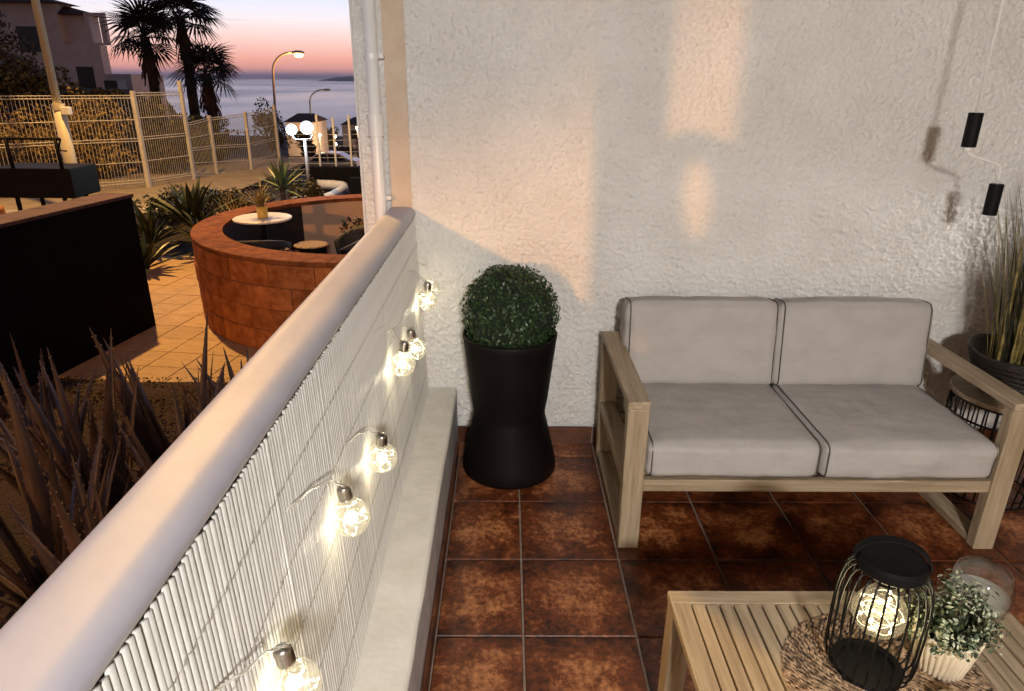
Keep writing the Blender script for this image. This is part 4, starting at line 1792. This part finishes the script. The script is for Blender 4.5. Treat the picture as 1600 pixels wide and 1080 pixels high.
G2 = 'shrubs in the bed behind the round wall'
bush('shrub', (-2.72, 9.7, -.30), (.30, .30, .36), 1500, .055, M['bush'], 'dense dark shrub right of the pale agave, under the globe lamp', 'shrub', G2)
bush('shrub', (-3.55, 9.6, -.35), (.42, .35, .26), 1500, .055, M['bush'], 'low shrub between the tall spiky plant and the agave', 'shrub', G2)
bush('shrub', (-4.6, 10.2, -.35), (.5, .35, .22), 1200, .06, M['bush'], 'low dark shrub behind the spiky plants', 'shrub', G2)
bush('shrub', (-4.95, 9.95, -.45), (.55, .30, .30), 1500, .06, M['darkbush'], 'dark leafy shrub at the left end of the row along the pavement', 'shrub', G2)
bush('shrub', (-4.05, 10.0, -.45), (.55, .30, .33), 1500, .06, M['darkbush'], 'dark leafy shrub in the middle of the row along the pavement', 'shrub', G2)
bush('shrub', (-3.35, 9.95, -.45), (.45, .30, .30), 1500, .06, M['darkbush'], 'dark leafy shrub at the right end of the row, left of the agave', 'shrub', G2)
rosette('spiky_plant', (-3.75, 8.6, ZG + .12), 28, .60, .08, M['spiky'], 'dark spiky plant right of the tallest one, left of the garden table', 'spiky plant', G1, lean=(4, 66))
for x, y, lab in ((-3.35, 8.75, 'fine dry grass tuft left of the agave, above the garden table'), (-3.75, 9.1, 'fine dry grass tuft between the spiky plants and the table'), (-2.55, 8.95, 'sparse twiggy grass tuft in front of the white kerb')):
    root = empty('grass_tuft', (x, y, ZG), lab, 'grass', 'grass tufts behind the round wall')
    b = MB()
    for k in range(130):
        blade(b, (x + rng.normal(0, .05), y + rng.normal(0, .05), ZG + .02), rng.uniform(0, 2 * PI), R(rng.uniform(3, 50)), rng.uniform(.45, .95), .011, R(rng.uniform(20, 80)))
    o = b.build('grass_leaves', M['bushdry'], root)
    o['kind'] = 'stuff'

# white kerb of a rounded bed
b = MB()
kp = [(-3.45, 11.2), (-3.05, 11.15), (-2.95, 11.7), (-2.92, 12.5), (-3.02, 12.9), (-3.25, 13.05), (-3.55, 13.1)]
b.tube([(x, y, -.30) for x, y in kp], .09, 8)
tag(b.build('white_kerb', M['kerb'], smooth=True), 'white rounded kerb of a small bed below the globe lamp', 'kerb')
# dark low wall beyond the seating area
b = MB()
b.box(-3.75, -1.6, 13.4, 13.6, -.8, -.02)
b.box(-2.75, -1.4, 12.2, 12.4, -.8, -.06)
tag(b.build('low_wall', M['wallblack']), 'low black wall beyond the round seating area, in front of the parked car', 'wall')

# pavement under the fence, then the mesh fence
b = MB()
b.add([(-11, 9.7, -.30), (-4.9, 10.4, -.30), (-4.9, 12.6, -.36), (-5.2, 19, -.46), (-7.2, 19, -.46), (-8.4, 13.2, -.36), (-13, 11.2, -.30)], [tuple(range(7))])
struct(b.build('pavement', M['pavement']))
b = MB()
b.tube([(-11, 9.66, -.33), (-4.9, 10.36, -.33)], .06, 6)
struct(b.build('pavement_kerb', M['kerb']))

fe = empty('wire_fence', (-7, 13, -.35), 'tall white wire mesh fence with ridged panels stepping down the street', 'fence')
posts = [(-8.63, 11.0, -.36, 1.30), (-7.40, 12.0, -.32, 1.27), (-6.64, 13.0, -.35, 1.32), (-6.32, 14.2, -.37, 1.49), (-6.26, 15.2, -.5, .81), (-5.86, 16.2, -.62, .85), (-5.62, 17.5, -.62, .95)]
tops = [(1.26, 1.255), (1.255, 1.25), (1.29, 1.29), (.70, .76), (.76, .80), (.80, .88)]
for k, (x, y, z0, z1) in enumerate(posts):
    b = MB()
    wv = .045
    b.box(x - wv / 1.6, x + wv / 1.6, y - wv, y + wv, z0 - .1, z1)
    b.build('post', M['galv'], fe)
for k in range(6):
    (xa, ya, za, _), (xb, yb, zb, _) = posts[k], posts[k + 1]
    ta, tb2 = tops[k]
    A, B = Vector((xa, ya, 0)), Vector((xb, yb, 0))
    Ld = (B - A).length
    nw = int(Ld / .055)
    b = MB()
    for i in range(1, nw):
        t = i / nw
        p = A.lerp(B, t)
        lo, hi = za + (zb - za) * t + .04, ta + (tb2 - ta) * t
        b.tube([(p.x, p.y, lo), (p.x, p.y, hi)], .0032, 4, cap=False)
    b.build('mesh_wires', M['galv'], fe)
    for q in range(5):
        fz = .02 + q * .24
        for dz in ((0, .045) if q % 2 == 0 else (0,)):
            b = MB()
            pa_ = Vector((xa, ya - .01, za + .06 + (ta - za - .08) * fz + dz))
            pb_ = Vector((xb, yb - .01, zb + .06 + (tb2 - zb - .08) * fz + dz))
            b.tube([pa_, pb_], .008, 5)
            b.build('rail_wire', M['galv'], fe)

f2 = empty('mesh_fence', (-3.3, 14.2, -.6), 'row of thin grey fence posts with wire mesh in front of the car', 'fence')
fp = [(-3.70, 14.0, .90), (-3.40, 14.05, .85), (-3.10, 14.1, .90), (-2.84, 14.15, .80)]
for x, y, z in fp:
    b = MB()
    b.tube([(x, y, -.9), (x, y, z)], .022, 8)
    b.build('post', M['galv'], f2, smooth=True)
for q in range(3):
    b = MB()
    for z in np.arange(-.35 + q * .33, -.35 + (q + 1) * .33, .11):
        b.tube([(-4.3, 13.95, z), (-2.3, 14.25, z)], .004, 4)
    b.build('mesh_wires', M['galv'], f2)

# hedge and banks behind the fence
G3 = 'bushes behind the wire fence'
for k, (x, y, rx_, ry_, rz_, mm, lab) in enumerate([
        (-9.3, 13.6, 1.3, .6, .98, 'bushdry', 'amber lit dry bush behind the fence at the left edge of the photo'),
        (-8.2, 14.2, 1.0, .6, .98, 'bushdry', 'amber lit dry bush behind the fence, left of the first bright post'),
        (-7.5, 15.3, .9, .7, .98, 'bush', 'brown bush behind the fence between its two tall posts'),
        (-10.9, 13.5, 1.2, .6, .98, 'bushdry', 'amber lit bush behind the fence, beyond the left edge'),
        (-7.4, 17.2, .9, .8, .50, 'bush', 'dark bush behind the lower part of the fence')]):
    bush('bush', (x, y, -.5), (rx_, ry_, rz_), 2600, .085, M[mm], lab, 'bush', G3, clumps=22)
# raised bank carrying the house and trees
b = MB()
vs, fs = [], []
bx = np.linspace(-60, -8.2, 40)
by = np.linspace(16.5, 60, 24)
for j, y in enumerate(by):
    for i, x in enumerate(bx):
        e = min(1, max(0, (-.41 * y - x) / 4)) * min(1, (y - 16.5) / 4)
        zb = float(np.interp(y, prof_y, prof_z)) - .5
        vs.append((x, y, zb + e * (.9 - zb + .25 * mnoise.noise(Vector((x * .3, y * .3, 0))))))
for j in range(23):
    for i in range(39):
        a = j * 40 + i
        fs.append((a, a + 1, a + 41, a + 40))
b.add(vs, fs)
struct(b.build('hillside', M['ground'], smooth=True))

G4 = 'trees and hedges on the bank behind the fence'
bush('tree', (-13.0, 19.5, .0), (1.5, 1.0, 1.05), 4200, .13, M['bush'], 'leafy amber lit tree in front of the house at the upper left', 'tree', G4, trunk=.5, clumps=26)
bush('tree', (-11.3, 19.8, .0), (.95, .8, .70), 2400, .12, M['bush'], 'lower round tree right of the leafy tree, under the house balcony', 'tree', G4, trunk=.25, clumps=18)
bush('tree', (-15.2, 21.5, .2), (1.4, 1.0, 1.4), 3200, .14, M['bush'], 'dark tree at the left edge of the photo, above the fence', 'tree', G4, trunk=.6, clumps=22)
bush('hedge', (-9.5, 22.5, -.7), (1.5, .7, .70), 2600, .11, M['bush'], 'dark hedge below the palms, above the lower fence', 'hedge', G4, clumps=20)
bush('hedge', (-8.2, 24.8, -.8), (.75, .6, .88), 2000, .10, M['bush'], 'rounded dark shrub standing against the sea, left of the lit street lamp', 'hedge', G4, clumps=16)
bush('hedge', (-7.2, 25.5, -1.2), (.5, .5, .62), 1200, .09, M['bush'], 'small dark shrub just behind the lit street lamp pole', 'hedge', G4, clumps=12)

# fan palms
def frond_mesh(L):
    b = MB()
    # petiole
    b.tube([(0, 0, 0), (L * .42, 0, .06 * L)], [.018, .010], 4)
    c = Vector((L * .42, 0, .06 * L))
    nl = 17
    for k in range(nl):
        a = R(-105 + 210 * k / (nl - 1))
        l = L * .66 * (.72 + .28 * math.cos(a * .8))
        d_ = Vector((math.cos(a), math.sin(a), 0))
        s_ = Vector((-math.sin(a), math.cos(a), 0))
        w = .026 * L
        m1 = c + d_ * l * .55 + Vector((0, 0, -.03 * L))
        tip = c + d_ * l + Vector((0, 0, -.20 * L - rng.uniform(0, .10) * L))
        b.add([c, m1 + s_ * w, tip, m1 - s_ * w], [(0, 1, 2, 3)])
    return b.mesh('frond', M['palm'])


fm = [frond_mesh(1.0) for _ in range(3)]
palms = [((-14.45, 30, .0), 3.05, 1.35, 'left fan palm with ragged fronds beside the house'),
         ((-13.2, 30.6, .0), 3.75, 1.45, 'tallest fan palm, its crown cut by the top of the photo'),
         ((-11.95, 29.3, .0), 1.70, 1.22, 'lowest fan palm, right of the tall one against the sea')]
for (x, y, z), hc, fr, lab in palms:
    root = empty('fan_palm', (x, y, -2.6), lab, 'palm tree', 'fan palms beside the house')
    b = MB()
    b.tube([(x, y, -2.6), (x + .05, y, hc * .5), (x, y, hc)], [.24, .19, .17], 10)
    b.build('trunk', M['trunk'], root, smooth=True)
    b = MB()
    for k in range(90):
        a = rng.uniform(0, 2 * PI)
        zt_ = hc - rng.uniform(.1, 1.0)
        r_ = rng.uniform(.2, .42)
        b.add([(x + .15 * math.cos(a), y + .15 * math.sin(a), zt_), (x + r_ * math.cos(a + .15), y + r_ * math.sin(a + .15), zt_ - rng.uniform(.5, .9)), (x + r_ * math.cos(a - .15), y + r_ * math.sin(a - .15), zt_ - rng.uniform(.5, .9))], [(0, 1, 2)])
    o = b.build('dry_skirt', M['skirtpalm'], root)
    o['kind'] = 'stuff'
    for k in range(27):
        t = k / 27
        e = R(-76 + 108 * t + rng.normal(0, 8))
        s_ = fr * rng.uniform(.95, 1.3)
        inst('frond', fm[k % 3], root, (0, 0, hc + 2.6 - .02 + .05 * rng.normal()), (rng.normal(0, .2), e, k * 2.4 + rng.normal(0, .25)), (s_, s_, s_))

# house on the bank
hs = empty('house', (-28, 45, .5), 'two storey grey rendered house with a dark tiled roof on the hillside', 'house')
b = MB()
b.box(-34, -26.6, 45, 46.6, -2, 5.55)
b.box(-26.6, -25.0, 45.4, 46.4, -2, 4.95)
b.box(-26.6, -24.25, 44.6, 45.4, -2, 3.30)
b.build('wall', M['housewall'], hs)
b = MB()
b.box(-24.9, -24.65, 44.7, 44.95, 3.3, 5.05)
b.box(-24.05, -23.72, 44.7, 44.95, 3.3, 5.05)
b.box(-24.65, -24.05, 44.702, 44.948, 4.88, 5.05)
b.box(-24.65, -24.05, 44.702, 44.948, 3.3, 3.42)
b.build('balcony_frame', M['housewall'], hs)
b = MB()
b.add([(-34.5, 44.5, 5.55), (-26.2, 44.5, 5.55), (-26.2, 47.0, 5.55), (-34.5, 47.0, 5.55), (-30.4, 45.8, 6.6)], [(0, 1, 4), (1, 2, 4), (2, 3, 4), (3, 0, 4), (3, 2, 1, 0)])
b.build('roof', M['roof'], hs)
b = MB()
b.add([(-26.55, 44.9, 4.96), (-24.6, 44.9, 4.96), (-24.6, 46.8, 4.96), (-26.55, 46.8, 4.96), (-26.55, 45.8, 5.5)], [(0, 1, 4), (1, 2, 4), (2, 3, 4), (3, 0, 4), (3, 2, 1, 0)])
b.build('roof', M['roof'], hs)
for x0_, x1_, z0_, z1_, nm in ((-29.2, -27.6, 2.9, 4.3, 'window'), (-25.9, -24.9, .3, 2.1, 'door'), (-33, -31.5, 2.9, 4.3, 'window')):
    b = MB()
    yy0 = 44.97 if nm == 'window' else 44.57
    b.box(x0_, x1_, yy0, yy0 + .06, z0_, z1_)
    b.build(nm, M['dark'], hs)
an = empty('house_annex', (-23, 43, 0), 'low grey annex between the house and the palms', 'house')
b = MB()
b.box(-24.0, -21.9, 43, 47, -2, 1.7)
b.build('wall', M['housewall'], an)
b = MB()
b.box(-23.5, -22.8, 42.96, 43.01, .2, 1.35)
b.build('opening', M['dark'], an)
b = MB()
b.box(-22.7, -22.2, 42.95, 43.01, .2, 1.30)
b.build('white_door', M['white'], an)

# street lamp at the left (its head is out of frame), lights the path
sl1 = empty('street_lamp', (-6.16, 10, -.3), 'pale street lamp pole in front of the wire fence at the left', 'street lamp', 'street lamps')
b = MB()
b.tube([(-6.16, 10, -.32), (-6.16, 10, 1.16)], [.085, .075], 14)
b.build('pole_base', M['pole'], sl1, smooth=True)
b = MB()
b.tube([(-6.16, 10, 1.16), (-6.16, 10, 6.2), (-6.0, 9.85, 6.75), (-5.5, 9.4, 7.05), (-4.9, 8.85, 7.1)], [.052, .042, .04, .036, .034], 12)
b.build('pole', M['pole'], sl1, smooth=True)
b = MB()
b.tube([(-6.16, 10, 1.12), (-6.16, 10, 1.20)], .082, 14)
b.build('collar', M['pole'], sl1)
b = MB()
b.box(-6.10, -5.99, 9.93, 10.02, 1.06, 1.16)
b.build('service_box', M['white'], sl1, bevel=.006)
b = MB()
b.sphere((-4.6, 8.6, 7.11), .16, 14, 8, (2.0, 1.6, .6))
b.build('lamp_head', M['lampgrey'], sl1, smooth=True)
b = MB()
b.lathe([(.12, 0), (.10, -.03), (.001, -.045)], (-4.6, 8.6, 7.02), 20)
b.build('lens', M['sodium'], sl1, smooth=True)
lamp('street_light', 'SPOT', (-4.6, 8.6, 6.92), P_POLE, (1, .56, .15), .09, sl1, target=(-4.3, 8.4, 0), spot_size=R(165), spot_blend=.6)

# street lamp behind the viewer, its amber light rakes the stucco wall
sl2 = empty('street_lamp', (-5.9, -12.4, -.6), 'street lamp behind the viewer whose amber light falls on the stucco wall', 'street lamp', 'street lamps')
b = MB()
b.tube([(-5.9, -12.4, -.6), (-5.9, -12.4, 3.7), (-5.8, -12.3, 3.95), (-5.5, -12.05, 4.05)], [.07, .05, .045, .04], 12)
b.build('pole', M['pole'], sl2, smooth=True)
b = MB()
b.sphere((-5.45, -12.0, 4.08), .14, 14, 8, (1.5, 1.5, .6))
b.build('lamp_head', M['lampgrey'], sl2, smooth=True)
b = MB()
b.lathe([(.11, 0), (.09, -.03), (.001, -.04)], (-5.45, -12.0, 4.0), 20)
b.build('lens', M['sodium'], sl2, smooth=True)
lamp('street_light', 'POINT', (-5.45, -12.0, 3.90), P_STREET, AMBER, .17, sl2)


bush('tree', (-4.0, -6.1, -.6), (.95, 1.0, .50), 5200, .15, M['bush'], 'street tree behind the viewer, between the amber lamp and the terrace', 'tree', trunk=3.40, clumps=34)
def far_lamp(base, top, head, lit, label, r0):
    o = empty('street_lamp', base, label, 'street lamp', 'street lamps')
    b = MB()
    b_, t_, h_ = Vector(base), Vector(top), Vector(head)
    pts = [b_, t_]
    for k in range(1, 9):
        a = PI / 2 * k / 8
        pts.append(Vector((t_.x + (h_.x - t_.x) * (1 - math.cos(a)), t_.y, t_.z + (h_.z - t_.z) * math.sin(a))))
    b.tube(pts, [r0, r0 * .8] + [r0 * .7] * 8, 8)
    b.build('pole', M['galv'] if lit else M['lampgrey'], o, smooth=True)
    b = MB()
    b.sphere((h_.x + .35, h_.y, h_.z), .20, 12, 8, (2.0, 1.0, .6))
    b.build('lamp_head', M['lampgrey'], o, smooth=True)
    if lit:
        b = MB()
        b.sphere((h_.x + .40, h_.y, h_.z - .12), .20, 12, 8, (1.4, 1, .8))
        b.build('lens', M['sodium'], o, smooth=True)
        lamp('street_light', 'POINT', (h_.x + .4, h_.y - .2, h_.z - .40), P_LAMP2, AMBER, .15, o)
    return o


far_lamp((-14.6, 45, -4.3), (-14.27, 45, 1.9), (-13.0, 45, 3.0), True, 'lit street lamp with a glowing amber head against the sunset', .095)
far_lamp((-19.09, 70, -5.6), (-18.98, 70, -.6), (-17.6, 70, .55), False, 'unlit curved street lamp against the sea, behind the white globe lamp', .10)

# twin white globe lamp
gl1 = empty('globe_lamp', (-3.20, 11.3, -.4), 'twin white globe lamp shining brightly on a thin post in the bed', 'globe lamp')
b = MB()
b.tube([(-3.20, 11.3, -.45), (-3.20, 11.3, .66)], .024, 10)
b.tube([(-3.39, 11.3, .70), (-3.34, 11.3, .645), (-3.20, 11.3, .655), (-3.10, 11.3, .66), (-3.07, 11.3, .72)], .012, 8)
b.build('post', M['lampgrey'], gl1, smooth=True)
for x, z, r_ in ((-3.39, .80, .085), (-3.15, .83, .10)):
    b = MB()
    b.sphere((x, 11.3, z), r_, 18, 12)
    b.build('globe', M['globe'], gl1, smooth=True)
    lamp('globe_light', 'POINT', (x, 11.3, z), P_GLOBE, (.76, .90, 1), .05, gl1)

# parked car down the street
cr_ = empty('parked_car', (-11.9, 47, -4.4), 'pale car parked down the street behind the thin fence posts', 'car')
def car_part(mb, name, m, parent=cr_, **k):
    return mb.build(name, m, parent, **k)


cx0, cy0, cz0 = -11.9, 47.0, -4.4
prof = [(-2.05, .30), (-2.1, .55), (-2.0, .78), (-1.2, .92), (-.55, 1.36), (.1, 1.46), (.9, 1.42), (1.55, 1.05), (2.0, .95), (2.1, .6), (2.05, .30)]
b = MB()
vs, fs = [], []
for s_ in (-1, 1):
    for px, pz in prof:
        w = .82 if pz < .95 else .82 - (pz - .95) * .34
        vs.append((cx0 + px, cy0 + s_ * w, cz0 + pz))
m_ = len(prof)
for i in range(m_):
    j = (i + 1) % m_
    fs.append((i, j, j + m_, i + m_))
fs += [tuple(range(m_))[::-1], tuple(range(m_, 2 * m_))]
b.add(vs, fs)
car_part(b, 'body', M['car'], fix=True, bevel=.04)
b = MB()
for s_ in (-1,):
    b.add([(cx0 - .95, cy0 - .835, cz0 + .96), (cx0 - .50, cy0 - .715, cz0 + 1.30), (cx0 + .1, cy0 - .705, cz0 + 1.36), (cx0 + .15, cy0 - .835, cz0 + .96)], [(0, 3, 2, 1)])
car_part(b, 'side_window', M['dark'])
b = MB()
b.add([(cx0 + .25, cy0 - .835, cz0 + .96), (cx0 + .2, cy0 - .705, cz0 + 1.36), (cx0 + .85, cy0 - .715, cz0 + 1.32), (cx0 + 1.4, cy0 - .83, cz0 + 1.0)], [(0, 3, 2, 1)])
car_part(b, 'side_window', M['dark'])
for px in (-1.3, 1.3):
    for s_ in (-1, 1):
        b = MB()
        b.tube([(cx0 + px, cy0 + s_ * .70, cz0 + .32), (cx0 + px, cy0 + s_ * .86, cz0 + .32)], .32, 18)
        w_ = car_part(b, 'wheel', M['tyre'])
        b = MB()
        b.tube([(cx0 + px, cy0 + s_ * .80, cz0 + .32), (cx0 + px, cy0 + s_ * .875, cz0 + .32)], .19, 14)
        b.build('rim', M['galv'], w_)
for s_ in (-1, 1):
    b = MB()
    b.sphere((cx0 - 2.03, cy0 + s_ * .6, cz0 + .68), .13, 10, 6, (.5, 1.2, .8))
    car_part(b, 'headlight', M['white'], smooth=True)

# houses and small lights on the slope to the sea
G5 = 'houses on the slope below'
for k, (x, y, w, h_, zt_, lab) in enumerate([(-19.6, 68, 2.6, 3.6, -2.3, 'dark flat roofed house on the slope behind the white globe lamp'),
                                             (-16.2, 80, 4.4, 3.0, -3.2, 'long brown house on the slope above the car'),
                                             (-14.0, 95, 4.5, 3.0, -3.2, 'farthest brown house on the slope, beside the drainpipe wall'),
                                             (-11.2, 60, 3.0, 2.6, -3.3, 'brown house on the slope at the end of the stucco wall')]):
    root = empty('house', (x, y, zt_ - h_), lab, 'house', G5)
    b = MB()
    b.box(x - w / 2, x + w / 2, y, y + 5, zt_ - h_ - 2, zt_)
    b.build('wall', M['housewall'], root)
    b = MB()
    b.add([(x - w / 2 - .2, y - .2, zt_ + .003), (x + w / 2 + .2, y - .2, zt_ + .003), (x + w / 2 + .2, y + 5.2, zt_ + .003), (x - w / 2 - .2, y + 5.2, zt_ + .003), (x - w * .3, y + 2.5, zt_ + .7), (x + w * .3, y + 2.5, zt_ + .7)],
          [(0, 1, 5, 4), (1, 2, 5), (2, 3, 4, 5), (3, 0, 4), (3, 2, 1, 0)])
    b.build('roof', M['roof'], root)
    for q in range(2):
        b = MB()
        xx = x - w * .28 + q * w * .42
        b.box(xx, xx + w * .16, y - .03, y + .01, zt_ - 1.5, zt_ - .6)
        b.build('window', M['dark'], root)
for x, y, z, lab in ((-17.3, 66, -3.3, 'leftmost small lamp on the slope, below the dark house'), (-15.9, 66, -3.4, 'small lamp on the slope in the middle, beside the brown house'), (-15.9, 66, -4.1, 'lowest small lamp on the slope above the car'), (-14.6, 70, -2.9, 'small lamp high on the slope'), (-14.0, 70, -2.85, 'rightmost small lamp high on the slope')):
    root = empty('slope_lamp', (x, y, z - 2.5), lab, 'street lamp', 'small lamps on the slope')
    b = MB()
    b.sphere((x, y, z), .16, 10, 7)
    b.build('glow', M['farlight'], root, smooth=True)
    b = MB()
    b.tube([(x, y, z - 2.8), (x, y, z - .15)], .05, 6)
    b.build('pole', M['lampgrey'], root)
    lamp('slope_light', 'POINT', (x, y - .3, z - .1), P_FAR, (1, .62, .30), .12, root)
for k, (x, y, s_) in enumerate([(-18.4, 74, 1.3), (-12.6, 72, 1.2), (-17.4, 62, .9), (-13.6, 60, .9)]):
    bush('tree', (x, y, -5.6), (s_, s_, s_ * .9), 700, .28, M['bush'], ['dark round tree beside the far flat roofed house', 'dark tree on the slope at the end of the wall', 'low tree on the slope, left of the small lamps', 'low tree on the slope behind the parked car'][k], 'tree', 'trees on the slope', trunk=.6, clumps=10)

# garden cart behind the dark wall
ct = empty('garden_cart', (-5.35, 8.0, -.3), 'black box cart with a raised tubular rail behind the dark garden wall', 'cart')
b = MB()
b.box(-5.85, -4.93, 7.95, 8.5, .25, .58)
b.build('box', M['black'], ct, bevel=.015)
b = MB()
b.tube([(-5.80, 7.98, .90), (-4.97, 7.98, .90)], .014, 8)
b.build('top_rail', M['black'], ct, smooth=True)
for x in (-5.58, -5.03):
    b = MB()
    b.tube([(x, 7.98, .90), (x + .01, 7.98, .58)], .020, 8)
    b.build('rail_leg', M['black'], ct, smooth=True)
b = MB()
b.tube([(-4.97, 7.98, .90), (-5.02, 7.98, .78), (-4.93, 7.98, .77)], .010, 6)
b.build('bracket', M['black'], ct)
for x in (-5.62, -5.08):
    for y in (8.0, 8.42):
        b = MB()
        b.tube([(x, y, .27), (x, y, -.33)], .025, 8)
        b.build('leg', M['black'], ct)
b = MB()
b.tube([(-5.12, 7.90, -.02), (-5.12, 7.95, -.02)], .13, 18)
b.build('wheel', M['tyre'], ct)
tpot = empty('terracotta_pot', (-5.72, 7.75, -.3), 'orange lit terracotta urn under the garden cart', 'pot')
b = MB()
b.lathe([(.001, 0), (.07, 0), (.10, .12), (.105, .26), (.08, .40), (.085, .43), (.07, .43), (.06, .38), (.001, .3)], (-5.72, 7.75, -.25), 24)
b.build('urn', M['terracotta'], tpot, smooth=True)
P, N = cloud((-5.1, 7.6, -.2), (.28, .15, .12), 260, shell=.3)
bush('shrub', (-5.15, 7.6, -.55), (.35, .2, .2), 500, .05, M['bush'], 'low dry shrub under the garden cart', 'shrub', G2, clumps=8)

# ------------------------------------------------------------------ evening haze over the sea
hm = bpy.data.materials.new('haze')
hm.use_nodes = True
nt = hm.node_tree
nt.nodes.remove(nt.nodes['Principled BSDF'])
pv = nt.nodes.new('ShaderNodeVolumePrincipled')
pv.inputs['Color'].default_value = (.92, .88, .92, 1)
pv.inputs['Density'].default_value = 5.5e-5
pv.inputs['Anisotropy'].default_value = .35
nt.links.new(pv.outputs[0], nt.nodes['Material Output'].inputs['Volume'])
b = MB()
b.box(-30500, 30500, -600, 40500, -42, 135)
hz = b.build('haze', hm)
hz['kind'] = 'stuff'
